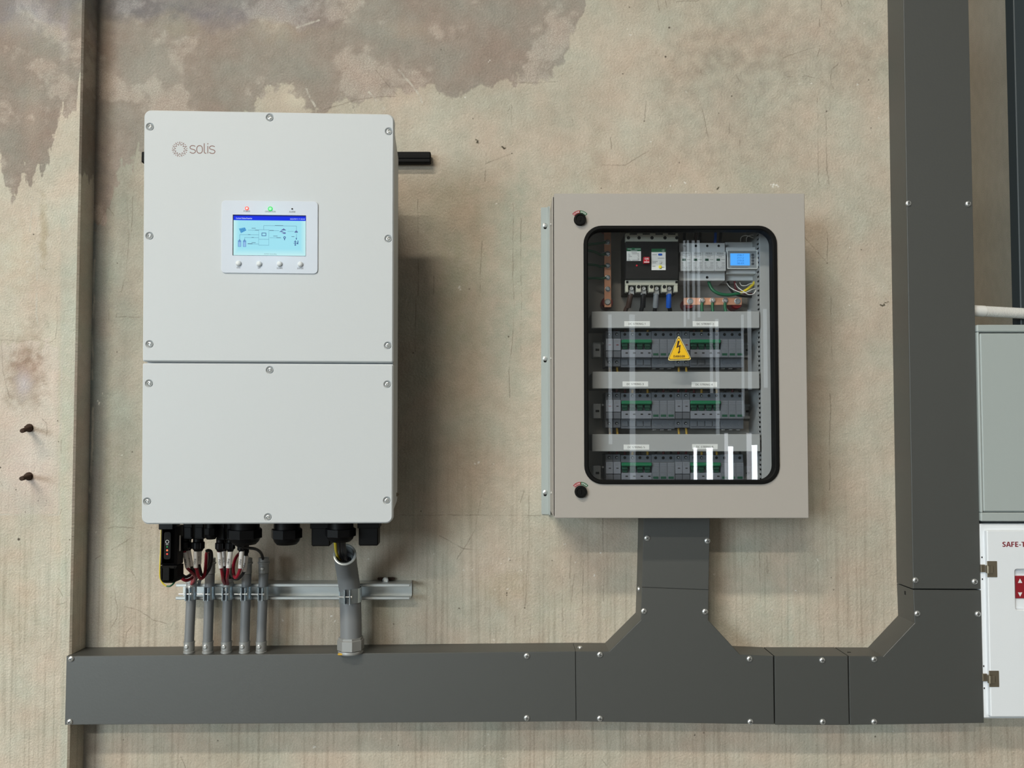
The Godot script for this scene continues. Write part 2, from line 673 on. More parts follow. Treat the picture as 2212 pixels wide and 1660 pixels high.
const BLOTS_PILASTER := [[56, 822, 44, 62, -30, -36, -38, 1.0], [52, 828, 20, 34, 20, 26, 40, 1.0], [58, 762, 30, 50, -22, -26, -28, 0.9], [80, 700, 20, 30, -14, -15, -14, 0.8], [94, 500, 10, 80, -16, -20, -26, 1.0], [60, 1000, 60, 90, 12, 9, 11, 1.0], [115, 800, 12, 300, 9, 9, 8, 0.8], [135, 1050, 22, 300, 2, 6, 4, 0.9],
	[60, 1175, 60, 22, 4, 8, 8, 0.9], [40, 560, 40, 90, 2, -3, -6, 0.7], [60, 40, 70, 50, 12, 14, 18, 1.0], [140, 60, 14, 90, 14, 14, 18, 0.9], [70, 250, 22, 90, 16, 14, 12, 0.7], [30, 1300, 60, 120, -5, -6, -10, 0.6], [10, 830, 16, 80, -4, -6, -8, 0.7], [120, 850, 14, 60, -12, -12, -12, 0.4]]


func plaster(w: int, h: int, x0: float, x1: float, y0: float, y1: float, z: float, pilaster: bool, s: int) -> Image:
	var low := noise_bytes(w, h, 0.0045, 4, s)
	var hue := noise_bytes(w, h, 0.008, 3, s + 1)
	var mid := noise_bytes(w, h, 0.035, 4, s + 2)
	var fine := noise_bytes(w, h, 0.30, 2, s + 3)
	var fibre := noise_bytes(w, h, 0.11, 3, s + 4, FastNoiseLite.TYPE_SIMPLEX_SMOOTH, FastNoiseLite.FRACTAL_RIDGED)
	var streak := stretched(w, h, 40, 0.11, s + 5)
	var scribble := noise_bytes(w, h, 0.17, 3, s + 7, FastNoiseLite.TYPE_SIMPLEX, FastNoiseLite.FRACTAL_RIDGED)
	var ragged := stretched(w, h, 5, 0.05, s + 6)
	var skim: Array = SKIM_PILASTER if pilaster else SKIM
	var out := PackedByteArray()
	out.resize(w * h * 3)
	var ct := cos(TILT)
	var sn := sin(TILT)
	var zz := z - EYE.z
	var edge := PackedFloat32Array()
	edge.resize(2600)
	for i in 2600: edge[i] = knots(skim, float(i - 200))
	var at := 0
	var k := 0
	for j in h:
		var wy := y1 - (y1 - y0) * (j + 0.5) / h - EYE.y
		var depth := wy * sn - zz * ct
		var py := CY - F * (wy * ct + zz * sn) / depth
		var sx := F / depth
		var low_part := clampf((py - 850.0) / 500.0, 0.0, 1.0)
		for i in w:
			var px := CX + (x0 + (x1 - x0) * (i + 0.5) / w) * sx
			var a := low[k] - 128
			var b := hue[k] - 128
			var c := mid[k] - 128
			var d := fine[k] - 128
			var e := ragged[k] - 128
			var r := 192.0
			var g := 182.0
			var u := 166.0
			if pilaster:
				r = 206.0
				g = 197.0
				u = 181.0
			var m := clampf((edge[clampi(int(px) + 200, 0, 2599)] - py + e * (0.30 if px < 320.0 else 0.08) + c * 0.22 + b * 0.10) / 10.0 + 0.5, 0.0, 1.0)
			var grain := d * 0.055 + c * 0.06
			if pilaster:
				var q := clampf((py - 742.0 + c * 0.3) / 6.0, 0.0, 1.0) * clampf((1112.0 - py) / 3.0, 0.0, 1.0) * clampf((128.0 - px + c * 0.02) / 4.0, 0.0, 1.0)
				var strip := clampf((px - 128.0) / 6.0, 0.0, 1.0) * clampf((py - 420.0) / 40.0, 0.0, 1.0)
				var mottled := clampf((scribble[k] - 140) / 60.0, 0.0, 1.0)
				r += q * (7.0 - mottled * 12.0) - strip * 5.0
				g += q * (5.0 - mottled * 13.0) + strip * 0.0
				u += q * (8.0 - mottled * 12.0) + strip * 1.0
			else:
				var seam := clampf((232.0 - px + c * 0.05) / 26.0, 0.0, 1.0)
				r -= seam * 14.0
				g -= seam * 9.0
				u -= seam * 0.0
				var left := clampf((330.0 - px) / 60.0, 0.0, 1.0) * clampf((1250.0 - py) / 200.0, 0.0, 1.0)  # greyer plaster, its colour darkened further to offset strong light at the left
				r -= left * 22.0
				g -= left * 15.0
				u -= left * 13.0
			if m > 0.0:
				var worn := clampf((a * 1.1 + b * 0.7 + c * 0.35 - 14.0) / 34.0, 0.0, 1.0) * (0.35 + 0.65 * clampf((scribble[k] - 120) / 70.0, 0.0, 1.0))
				var grey := clampf((52.0 - py + b * 0.5) / 30.0, 0.0, 1.0) * clampf((760.0 - px) / 120.0, 0.0, 1.0)
				r = lerpf(r, 160.0 - grey * 14.0 + worn * 26.0, m)
				g = lerpf(g, 149.0 - grey * 9.0 + worn * 27.0, m)
				u = lerpf(u, 138.0 - grey * 2.0 + worn * 26.0, m)
				if m < 0.75:
					var rim := (0.75 - absf(m - 0.5)) * 5.0 - 2.0
					r -= rim
					g -= rim
					u -= rim
			var f := (clampf((112 - streak[k]) / 50.0, 0.0, 1.0) * 15.0 - clampf((streak[k] - 150) / 50.0, 0.0, 1.0) * 7.0) * low_part
			var l := a * 0.085 + grain - f
			r += l + b * 0.045
			g += l - b * 0.022
			u += l - b * 0.030
			out[at] = clampi(int(r), 0, 255)
			out[at + 1] = clampi(int(g), 0, 255)
			out[at + 2] = clampi(int(u), 0, 255)
			at += 3
			k += 1
	var im := Image.create_from_data(w, h, false, Image.FORMAT_RGB8, out)
	var scale := w / (x1 - x0)
	for q in (BLOTS_PILASTER if pilaster else BLOTS_AND_SHADE):
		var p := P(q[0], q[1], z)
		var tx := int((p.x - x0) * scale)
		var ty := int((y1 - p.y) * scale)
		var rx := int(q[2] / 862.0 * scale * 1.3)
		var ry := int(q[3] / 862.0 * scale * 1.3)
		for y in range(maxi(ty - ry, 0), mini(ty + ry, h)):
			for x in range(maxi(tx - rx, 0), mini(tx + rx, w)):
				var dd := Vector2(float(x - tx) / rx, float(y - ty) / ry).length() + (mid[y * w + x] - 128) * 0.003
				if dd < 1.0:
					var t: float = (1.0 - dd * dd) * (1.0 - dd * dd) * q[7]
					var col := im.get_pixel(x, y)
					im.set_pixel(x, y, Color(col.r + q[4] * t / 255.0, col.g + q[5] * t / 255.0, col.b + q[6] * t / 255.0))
	return im


func scratch(im: Image, x0: float, y1: float, scale: float, z: float, list: Array, wide: float, tint: Color, strength: float, rng: RandomNumberGenerator) -> void:
	var drift := 0.0
	var press := 0.7
	for i in list.size() - 1:
		var a := P(list[i][0], list[i][1], z)
		var b := P(list[i + 1][0], list[i + 1][1], z)
		var p := Vector2((a.x - x0) * scale, (y1 - a.y) * scale)
		var q := Vector2((b.x - x0) * scale, (y1 - b.y) * scale)
		var side := (q - p).normalized().orthogonal()
		var steps := int(p.distance_to(q) * 2.0) + 1
		for k in steps:
			drift = clampf(drift * 0.985 + rng.randfn(0, 0.11), -2.5, 2.5)
			press = clampf(press + rng.randfn(0, 0.10), 0.05, 1.0)
			dab(im, p.lerp(q, float(k) / steps) + side * drift, wide, tint, strength * press)


func dab(im: Image, c: Vector2, r: float, tint: Color, strength: float) -> void:
	for y in range(int(c.y - r - 1), int(c.y + r + 2)):
		for x in range(int(c.x - r - 1), int(c.x + r + 2)):
			if x < 0 or y < 0 or x >= im.get_width() or y >= im.get_height(): continue
			var t := clampf(r + 0.5 - c.distance_to(Vector2(x, y)), 0.0, 1.0) * strength
			if t > 0.0: im.set_pixel(x, y, im.get_pixel(x, y).lerp(tint, t))


const CRACKS := [[[1765, 212], [1768, 400]], [[1784, 360], [1786, 410]], [[1810, 138], [1796, 150], [1795, 172], [1800, 192]], [[1774, 0], [1774, 22]], [[1770, 40], [1770, 58]], [[1814, 0], [1818, 14]], [[1830, 0], [1834, 8]],
	[[1420, 0], [1424, 26]], [[1436, 0], [1444, 42]], [[1460, 4], [1510, 0]], [[1514, 148], [1517, 170]], [[1516, 234], [1530, 298]], [[1575, 266], [1575, 288]], [[1598, 302], [1598, 320]], [[1395, 218], [1391, 262]], [[1318, 296], [1320, 322]], [[1784, 236], [1783, 246], [1786, 365], [1791, 400]],
	[[1700, 165], [1740, 164], [1770, 170], [1784, 188]], [[1690, 125], [1740, 108], [1780, 98]], [[1880, 60], [1905, 34]], [[1770, 104], [1765, 122]], [[1300, 356], [1350, 356], [1402, 324]], [[1583, 150], [1600, 178]],
	[[1048, 354], [1106, 332]], [[1049, 330], [1049, 352]], [[1048, 366], [1047, 392]], [[700, 236], [770, 214], [856, 206]], [[810, 150], [858, 206]], [[1096, 240], [1104, 226]], [[1105, 226], [1105, 272]], [[1112, 178], [1206, 176]],
	[[1108, 440], [1108, 590], [1112, 660], [1106, 720], [1098, 800]], [[936, 596], [936, 636]], [[902, 430], [902, 640]], [[897, 648], [897, 760]], [[1125, 470], [1125, 760]], [[1040, 520], [1035, 640]], [[866, 1112], [1170, 1114]], [[1041, 1064], [1026, 1140], [1008, 1172], [986, 1208]], [[948, 1157], [998, 1186], [1036, 1188]],
	[[1098, 800], [1102, 860]], [[1132, 1060], [1124, 1086]], [[1142, 1070], [1141, 1130]], [[1140, 1190], [1136, 1260], [1133, 1310]], [[1216, 1250], [1214, 1360]], [[1232, 1200], [1230, 1250]], [[1240, 1240], [1234, 1300]], [[1145, 1350], [1144, 1390]], [[1112, 1330], [1110, 1390]], [[1302, 1110], [1302, 1300]], [[1260, 1210], [1258, 1330]],
	[[274, 424], [276, 490], [278, 520], [272, 590], [258, 640], [250, 686]], [[287, 424], [283, 500]], [[228, 456], [206, 500]], [[233, 448], [246, 466]], [[234, 670], [235, 692]], [[250, 684], [305, 684]], [[246, 1272], [252, 1310], [252, 1336], [240, 1356]], [[268, 1310], [300, 1318], [330, 1338], [360, 1346]], [[268, 1395], [272, 1366], [286, 1350]],
	[[205, 1208], [218, 1200]], [[240, 1188], [284, 1158]], [[232, 1142], [248, 1138], [290, 1141]], [[280, 1228], [292, 1250]], [[1300, 1640], [1310, 1654]], [[390, 1634], [400, 1660]], [[856, 1560], [857, 1600]], [[1700, 470], [1786, 568]], [[1786, 500], [1787, 570]], [[1908, 640], [1920, 654]], [[1792, 850], [1793, 1060]], [[1660, 1215], [1658, 1260]], [[1655, 1200], [1656, 1240]], [[1640, 1190], [1640, 1300]], [[1795, 640], [1797, 780]]]
const SQUIGGLES := [[[1901, 658], [1906, 661], [1911, 659], [1910, 655], [1915, 655], [1920, 651]], [[1027, 301], [1032, 303], [1029, 308], [1034, 309]], [[1084, 316], [1089, 321], [1092, 319]], [[1552, 404], [1548, 409]]]
const CHIPS := [[1670, 400, 3.2], [1677, 399, 3.0], [1664, 398, 1.4], [1480, 395, 2.2], [1447, 401, 1.6], [1361, 74, 1.8], [1354, 62, 1.0], [1727, 181, 1.4], [1752, 180, 1.6], [1852, 181, 1.8], [1865, 49, 1.3], [1406, 306, 1.6], [1482, 199, 1.3], [1502, 414, 1.0], [1532, 415, 1.2], [1248, 374, 0.9], [1897, 254, 1.2], [1004, 209, 1.8], [1056, 131, 1.6], [583, 184, 1.1],
	[991, 619, 3.0], [993, 626, 2.2], [1072, 440, 1.6], [1033, 999, 2.4], [1026, 1001, 1.8], [213, 871, 2.6], [211, 866, 1.8], [222, 850, 1.2], [206, 1149, 1.2], [263, 983, 1.2], [936, 1197, 1.0], [1001, 1231, 1.3], [1020, 1231, 1.1], [1126, 1231, 1.2], [1099, 1207, 1.5], [1082, 1217, 1.0], [1296, 1193, 1.6], [1282, 1244, 2.0], [1219, 1175, 1.4], [1242, 1215, 1.0], [1096, 1272, 1.4], [1069, 1273, 1.0], [1067, 1383, 1.2],
	[1718, 1276, 1.5], [1766, 1210, 1.7], [1667, 1317, 1.4], [1835, 534, 1.2], [1834, 659, 1.3], [678, 1615, 2.4], [822, 1596, 1.0], [1054, 1587, 1.4], [1047, 1611, 1.0], [1086, 1640, 1.4], [610, 1340, 2.0], [716, 1331, 2.2], [722, 1342, 1.6], [666, 1246, 1.2], [795, 1208, 1.4], [1543, 1240, 1.5], [1382, 1589, 1.0], [1928, 1580, 1.2], [915, 500, 0.8], [1065, 1002, 0.9], [1005, 1051, 0.9]]
const SPECKS := [[1445, 59, 2.6], [1437, 122, 2.6], [1345, 159, 1.6], [1359, 15, 1.6], [1391, 261, 1.5], [1552, 244, 1.3], [1580, 207, 1.8], [1785, 240, 1.8], [1467, 351, 1.4], [1298, 406, 1.3], [952, 107, 1.3], [1021, 256, 1.3], [1031, 305, 2.4], [1088, 320, 2.2], [1105, 331, 1.6], [1098, 727, 2.0], [1013, 624, 1.4], [892, 762, 1.6], [1101, 1210, 1.6], [1094, 1281, 1.8], [1094, 1286, 1.6], [991, 1314, 1.6], [1133, 1313, 1.8], [1192, 1211, 1.4], [200, 996, 1.0], [231, 1065, 1.0], [252, 760, 1.4], [253, 568, 1.4], [1860, 539, 1.6], [1786, 568, 1.3], [1795, 1248, 1.2], [1800, 1274, 1.4], [285, 976, 1.6], [850, 1348, 1.4], [1890, 1591, 2.0], [1500, 1588, 1.8], [2158, 64, 1.6], [2122, 158, 1.0], [2111, 353, 1.4], [909, 1104, 1.4], [860, 1610, 1.2], [1700, 1560, 1.0], [1520, 1583, 1.4], [470, 1600, 1.6], [266, 1598, 1.2], [1876, 172, 1.4], [1881, 276, 1.4]]
const CRACKS_PILASTER := [[[0, 188], [10, 190], [26, 193]], [[122, 640], [124, 690], [120, 730], [106, 742], [80, 730], [40, 738], [0, 734]], [[90, 904], [101, 915], [100, 942]], [[132, 950], [131, 980]], [[158, 312], [152, 330]], [[140, 1302], [122, 1306]], [[124, 1270], [136, 1288]], [[133, 1100], [130, 1110]], [[0, 1040], [6, 1050]], [[2, 735], [6, 800], [20, 860]]]
const PALE_PILASTER := [[[76, 545], [78, 560], [79, 620], [78, 680], [82, 700]], [[70, 425], [66, 480], [64, 500]], [[0, 1112], [60, 1113], [126, 1112], [128, 1000], [131, 900], [134, 740]], [[56, 564], [62, 566]]]
const SPECKS_PILASTER := [[72, 506, 2.4], [98, 582, 1.4], [124, 909, 2.0], [126, 954, 1.6], [34, 1058, 2.0], [82, 1082, 1.4], [40, 1165, 4.5], [164, 300, 1.4], [54, 1106, 1.4], [100, 1082, 1.2], [34, 1230, 1.0], [0, 1010, 3.0], [150, 1166, 2.0]]


func marks(im: Image, x0: float, y1: float, scale: float, z: float, cracks: Array, chips: Array, specks: Array, pale: Array) -> void:
	var rng := RandomNumberGenerator.new()
	rng.seed = 41
	for c in cracks: scratch(im, x0, y1, scale, z, c, 0.42, Color8(96, 86, 74), 0.34, rng)
	for c in pale: scratch(im, x0, y1, scale, z, c, 1.8, Color8(206, 200, 188), 0.30, rng)
	for c in (SQUIGGLES if pale.size() > 4 and z < 0.01 else []): scratch(im, x0, y1, scale, z, c, 1.0, Color8(78, 72, 60), 0.8, rng)
	for q in specks:
		var p := P(q[0], q[1], z)
		dab(im, Vector2((p.x - x0) * scale, (y1 - p.y) * scale), q[2] * 0.62, Color8(62, 54, 46), 0.75)
	for q in chips:
		var p := P(q[0], q[1], z)
		for k in 3:
			dab(im, Vector2((p.x - x0) * scale, (y1 - p.y) * scale) + Vector2(rng.randfn(0, 0.5), rng.randfn(0, 0.5)) * q[2], q[2] * 0.5, Color8(236, 234, 228), 0.8)
	for k in 240:
		var c := Vector2(rng.randf() * im.get_width(), rng.randf() * im.get_height())
		dab(im, c, rng.randf_range(0.4, 0.9), Color8(96, 86, 74) if k % 3 else Color8(218, 214, 206), rng.randf_range(0.25, 0.6))


func plaster_mat(called: String, im: Image, grain: Texture2D) -> StandardMaterial3D:
	var m := mat(called, Color.WHITE, 0.85, 0.0, 0.3)
	m.albedo_texture = ImageTexture.create_from_image(im)
	m.detail_enabled = true
	m.detail_albedo = grain
	m.detail_blend_mode = BaseMaterial3D.BLEND_MODE_MUL
	m.detail_uv_layer = BaseMaterial3D.DETAIL_UV_2
	var f := FastNoiseLite.new()
	f.seed = 77
	f.frequency = 0.17
	f.fractal_octaves = 3
	m.heightmap_enabled = true
	m.heightmap_texture = ImageTexture.create_from_image(f.get_image(im.get_width(), im.get_height()))
	m.heightmap_scale = 0.11
	return m


func sheet(b: MB, a: Vector3, c: Vector3, out: Vector3, x0: float, x1: float, y0: float, y1: float) -> void:      # an upright face in x, y with plaster coordinates
	var q := [Vector3(a.x, a.y, a.z), Vector3(c.x, a.y, c.z), Vector3(c.x, c.y, c.z), Vector3(a.x, c.y, a.z)]
	b.face(q[0], q[1], q[2], q[3], out)
	b.mapped = true
	while b.uv.size() < b.v.size():
		var p := b.v[b.uv.size()] + b.o
		var along_x := p.x + (p.z if absf(out.x) > 0.5 else 0.0)
		b.uv.append(Vector2((along_x - x0) / (x1 - x0), (y1 - p.y) / (y1 - y0)))
		b.uv2.append(Vector2(along_x, p.y) * 4.0)


const FAR := 18.0
const TOP := 11.0
# slim windows of the far wall, measured by their mirror images in the cabinet pane: left, right, top, bottom
const SLITS := [[1499, 1505, 968, 1080, "bright_pane"], [1527, 1539, 968, 1080, "bright_pane"], [1573, 1583, 965, 1080, "bright_pane"], [1624, 1635, 962, 1080, "bright_pane"], [1566, 1572, 936, 1080, "dim_pane"], [1614, 1623, 936, 1080, "dim_pane"],
	[1477, 1480, 520, 706, "faint_pane"], [1485, 1488, 520, 690, "faint_pane"], [1496, 1500, 520, 695, "faint_pane"], [1507, 1511, 520, 686, "faint_pane"], [1534, 1539, 700, 850, "faint_pane"], [1547, 1552, 690, 940, "faint_pane"], [1603, 1606, 680, 900, "faint_pane"], [1616, 1622, 670, 842, "faint_pane"], [1650, 1656, 668, 838, "faint_pane"], [1315, 1321, 680, 960, "faint_pane"], [1361, 1371, 680, 1040, "faint_pane"]]


func mirrored(px: float, py: float) -> Vector3:
	var d := ray(px, py)
	return P(px, py, 0.163) + Vector3(d.x, d.y, -d.z) * ((FAR - 0.163) / -d.z)


func shell() -> void:
	var f := FastNoiseLite.new()
	f.seed = 9
	f.frequency = 0.16
	f.fractal_octaves = 3
	f.seed = 12
	var gr := f.get_seamless_image(512, 512, false, false, 0.2)
	gr.convert(Image.FORMAT_RGB8)
	gr.adjust_bcs(1.0, 0.42, 1.0)
	for y in 512:
		for x in 512:
			var g := gr.get_pixel(x, y).r
			g = clampf(0.95 + (g - 0.5) * 0.34, 0.0, 1.0)
			gr.set_pixel(x, y, Color(g, g, g))
	var grain := ImageTexture.create_from_image(gr)
	# the wall
	var x0 := -1.45
	var x1 := 1.45
	var y0 := 0.45
	var y1 := 2.65
	var w := 2000
	var h := int(w * (y1 - y0) / (x1 - x0))
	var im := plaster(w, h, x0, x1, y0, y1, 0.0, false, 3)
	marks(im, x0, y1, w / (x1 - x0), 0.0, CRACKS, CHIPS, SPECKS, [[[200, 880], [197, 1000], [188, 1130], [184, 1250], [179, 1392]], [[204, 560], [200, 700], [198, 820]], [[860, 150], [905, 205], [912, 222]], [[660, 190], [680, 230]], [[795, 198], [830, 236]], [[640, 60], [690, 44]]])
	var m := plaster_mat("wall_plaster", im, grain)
	var b := MB.new()
	# added niche right of the trunking above the boxes, shaped to shade that strip
	var nx := 1.135
	var ny := P(2150, 900, 0.0).y
	sheet(b, Vector3(-9, 0, 0), Vector3(nx, 11, 0), Vector3(0, 0, 1), x0, x1, y0, y1)
	sheet(b, Vector3(nx, 0, 0), Vector3(9, ny, 0), Vector3(0, 0, 1), x0, x1, y0, y1)
	sheet(b, Vector3(nx, ny, -0.45), Vector3(9, 11, -0.45), Vector3(0, 0, 1), -1.4, 9.4, -12.0, 11.5)
	sheet(b, Vector3(nx, ny, -0.45), Vector3(nx, 11, 0), Vector3(1, 0, 0), -1.4, 9.4, -12.0, 11.5)
	b.face(Vector3(nx, ny, -0.45), Vector3(9, ny, -0.45), Vector3(9, ny, 0), Vector3(nx, ny, 0), Vector3(0, 1, 0))
	while b.uv.size() < b.v.size():
		b.uv.append(Vector2(0.9, 0.9))
		b.uv2.append(Vector2(b.v[b.uv2.size()].x, b.v[b.uv2.size()].z) * 4.0)
	sheet(b, Vector3(-9, 0, -0.5), Vector3(9, 11, -0.5), Vector3(0, 0, -1), x0, x1, y0, y1)
	sheet(b, Vector3(-9, 0, -0.5), Vector3(-9, 11, 0), Vector3(-1, 0, 0), x0, x1, y0, y1)
	sheet(b, Vector3(9, 0, -0.5), Vector3(9, 11, 0), Vector3(1, 0, 0), x0, x1, y0, y1)
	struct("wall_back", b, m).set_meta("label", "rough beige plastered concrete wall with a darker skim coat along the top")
	# the pilaster on the left, standing 64 mm proud of the wall
	var px1 := P(163, 900, 0.064).x
	var pw := 560
	var p0 := px1 - 0.62
	var ph := int(pw * (y1 - y0) / 0.62)
	var ip := plaster(pw, ph, p0, px1, y0, y1, 0.064, true, 23)
	marks(ip, p0, y1, pw / 0.62, 0.064, CRACKS_PILASTER, [[15, 562, 1.0], [120, 555, 1.0], [162, 812, 2.0], [144, 1200, 1.6], [58, 565, 1.8], [161, 932, 1.6]], SPECKS_PILASTER, PALE_PILASTER)
	var mp := plaster_mat("pilaster_plaster", ip, grain)
	var c := MB.new()
	var ch := 0.004
	sheet(c, Vector3(p0, 0, 0.064), Vector3(px1 - ch, 11.0, 0.064), Vector3(0, 0, 1), p0, px1, y0, y1)
	sheet(c, Vector3(px1 - ch, 0, 0.064), Vector3(px1, 11.0, 0.064 - ch), Vector3(1, 0, 1).normalized(), p0, px1, y0, y1)
	sheet(c, Vector3(px1, 0, 0.064 - ch), Vector3(px1, 11.0, 0.0), Vector3(1, 0, 0), p0, px1, y0, y1)
	sheet(c, Vector3(p0, 0, 0.0), Vector3(p0, 11.0, 0.064), Vector3(-1, 0, 0), p0, px1, y0, y1)
	struct("pilaster_column", c, mp).set_meta("label", "flat plastered pilaster standing proud of the wall beside the white inverter")
	# the dark steel column on the right
	var cx := P(2194, 200, 0.034).x
	var d := MB.new()
	d.box(Vector3(cx, P(2200, 702, 0.03).y - 0.9, 0.0), Vector3(cx + 0.2, 11.0, 0.034), 0.002)
	var e := struct("steel_column", d, M.column_paint)
	e.set_meta("label", "dark grey painted steel column behind the grey box")
	# the rest of the hall, which only lights and mirrors
	var r := MB.new()
	r.box(Vector3(-9.2, -0.2, -0.5), Vector3(9.2, 0, FAR + 0.2))
	struct("floor", r, M.floor_grey)
	r = MB.new()
	r.box(Vector3(-9.2, TOP, -0.5), Vector3(9.2, TOP + 0.2, FAR + 0.2))
	struct("ceiling", r, M.hall_dark)
	r = MB.new()
	r.box(Vector3(9, 0, 0), Vector3(9.2, TOP, FAR))
	struct("wall_right", r, M.hall_wall)
	r = MB.new()
	r.box(Vector3(-9.2, 0, 0), Vector3(-9, 1.0, FAR))
	r.box(Vector3(-9.2, 4.6, 0), Vector3(-9, TOP, FAR))
	r.box(Vector3(-9.2, 1.0, 0), Vector3(-9, 4.6, 8.0))
	r.box(Vector3(-9.2, 1.0, 16.0), Vector3(-9, 4.6, FAR))
	struct("wall_left", r, M.hall_wall)
	r = MB.new()
	r.box(Vector3(-9.12, 1.0, 8.0), Vector3(-9.08, 4.6, 16.0))
	struct("window_1", r, M.daylight_pane)
	# the far wall behind the eye: a grey sheet wall with slim windows
	r = MB.new()
	r.box(Vector3(-9, 0, FAR), Vector3(9, TOP, FAR + 0.2))
	struct("wall_front", r, M.sheet_grey)
	for s in SLITS:
		var lo := mirrored(s[0], s[3])
		var hi := mirrored(s[1], s[2])
		r = MB.new()
		r.box(Vector3(lo.x, maxf(lo.y, 0.12), FAR - 0.02), Vector3(hi.x, minf(hi.y, 10.0), FAR))
		struct("window_2", r, M[s[4]])
	for k in 2:
		var t := thing("lamp_strip", ["long white lamp strip under the roof nearer to the plastered wall", "long white lamp strip under the roof farther from the plastered wall"][k], "lamp", Vector3(ROWS[k].x, 10.88, ROWS[k].y), "roof lamp strips")
		var hl: float = ROWS[k].z / 2
		var u := MB.new()
		u.box(Vector3(-hl, 0.0, -0.33), Vector3(hl, 0.12, 0.33), 0.004)
		obj("housing", u, M.lamp_white, t)
		u = MB.new()
		u.box(Vector3(-hl + 0.02, -0.014, -0.3), Vector3(hl - 0.02, 0.0, 0.3), 0.004)
		obj("diffuser", u, M.lamp_glow, t)


# ------------------------------------------------------------------ screws
func screw(parent: Node3D, at: Vector3, r: float, m: Material, turn := 0.6, called := "screw", hole := false) -> void:
	var b := MB.new(parent.position)
	var h := r * 0.62
	b.lathe([[r, 0.0], [r, h * 0.25], [r * 0.88, h * 0.62], [r * 0.62, h * 0.88], [r * 0.3, h], [0.0, h]], facing(at), 16)
	var o := obj(called, b, m, parent)
	var s := MB.new(parent.position)
	s.xf = Transform3D(Basis(Vector3(0, 0, 1), turn), at)
	s.box(Vector3(-r * 0.62, -r * 0.09, h * 0.7), Vector3(r * 0.62, r * 0.09, h * 1.02))
	s.box(Vector3(-r * 0.09, -r * 0.5, h * 0.7), Vector3(r * 0.09, r * 0.5, h * 1.02))
	obj("slot", s, M.dark_hole, o)


# ------------------------------------------------------------------ grey cable trunking
const TZ := 0.079


func trunk(label: String, outline: Array, screws: Array, cut := 0.0) -> Node3D:
	var p := pts(outline, TZ)
	var c := Vector2.ZERO
	var low := 1e9
	for q in p:
		c += q / p.size()
		low = minf(low, q.y)
	var t := thing("cable_trunking", label, "trunking", Vector3(c.x, low, 0), "grey steel trunking run")
	var body := MB.new(t.position)
	var q := PackedVector2Array()
	for e in p: q.append(Vector2(maxf(e.x, cut) if cut else e.x, e.y))
	body.prism(q, 0.0005, TZ - 0.0016, 0.0)
	if cut: body.prism(PackedVector2Array([p[0], Vector2(cut + 0.02, p[0].y), Vector2(cut + 0.02, p[3].y), p[3]]), 0.0646, TZ - 0.0016)
	obj("body", body, M.trunk_paint, t)
	var lid := MB.new(t.position)
	lid.prism(lid.inset(lid.sorted(p), 0.0005), TZ - 0.0014, TZ, 0.0007)
	obj("lid", lid, M.trunk_paint, t)
	var k := 0
	for s in screws:
		screw(t, P(s[0], s[1], TZ), 0.0070, M.steel, 0.5 + 0.9 * sin(k * 2.3 + s[0]), "lid_screw")
		k += 1
	return t


func trunking() -> void:
	var edge := P(163, 900, 0.064).x + 0.0008
	trunk("long straight grey trunking lying along the bottom under the five thin conduits", [[143, 1418.5], [1243, 1408], [1244.5, 1559.5], [139.5, 1567]], [[154, 1424], [151, 1560], [1138, 1418], [1138, 1552]], edge)
	var t := trunk("grey trunking tee with sloped shoulders below the beige cabinet", [[1243.8, 1408], [1315.7, 1408.5], [1384.5, 1340], [1387, 1269.8], [1531, 1275.4], [1530.5, 1341], [1599, 1415], [1670.6, 1418], [1672.5, 1566], [1245.2, 1559.5]],
		[[1296, 1415], [1296, 1553], [1391, 1321], [1523, 1322], [1619, 1424], [1621, 1560]])
	var b := MB.new(t.position)
	var at := P(1253, 1398, 0.045)
	at.y = P(1270, 1408, TZ).y
	b.lathe([[0.0062, 0.0], [0.005, 0.003], [0.0, 0.004]], Transform3D(Basis(), at), 12)
	obj("lid_screw", b, M.steel, t)
	b = MB.new(t.position)
	b.lathe([[0.0062, 0.0], [0.005, 0.003], [0.0, 0.004]], along(Vector3(P(1386, 1273, TZ).x, P(1379, 1273, 0.04).y, 0.04), Vector3(0, P(1379, 1273, 0.04).y, 0.04)), 12)
	obj("lid_screw", b, M.steel, t)
	trunk("short grey riser trunking between the beige cabinet and the tee", [[1390.6, 1111.8], [1534, 1112.5], [1531, 1275], [1387, 1269.4]], [[1398, 1163], [1528, 1169]])
	trunk("short flat grey trunking piece between the tee and the corner elbow", [[1673.4, 1418], [1831.5, 1418.3], [1834.5, 1567.5], [1675.2, 1567]], [[1776, 1427], [1777, 1560]])
	t = trunk("grey trunking corner elbow at the bottom right, beside the white switch box", [[1834, 1418.3], [1907.8, 1418.8], [1975.8, 1346.5], [1972.9, 1275], [2119.5, 1276], [2126, 1563], [1836.5, 1567.3]], [[1888, 1425], [1888, 1560], [1981, 1326], [2112, 1327]])
	b = MB.new(t.position)
	var yy := P(1870, 1418.4, TZ).y
	at = P(1834, 1408, 0.045)
	b.box(Vector3(at.x - 0.004, yy - 0.001, at.z - 0.002), Vector3(at.x + 0.004, yy + 0.0006, at.z + 0.002))
	obj("screw_hole", b, M.dark_hole, t)
	b = MB.new(t.position)
	at = P(1955, 1281, 0.04)
	var xx := P(1973.4, 1281, TZ).x
	b.box(Vector3(xx - 0.0006, at.y - 0.005, at.z - 0.003), Vector3(xx + 0.001, at.y + 0.004, at.z + 0.002))
	obj("screw_hole", b, M.dark_hole, t)
	trunk("tall vertical grey trunking rising out of the top of the picture", [[1949, -140], [1972.5, 1272.6], [2119, 1273.4], [2089.5, -140]], [[1962, 440], [2091, 441], [1977, 1254], [2105, 1257]])


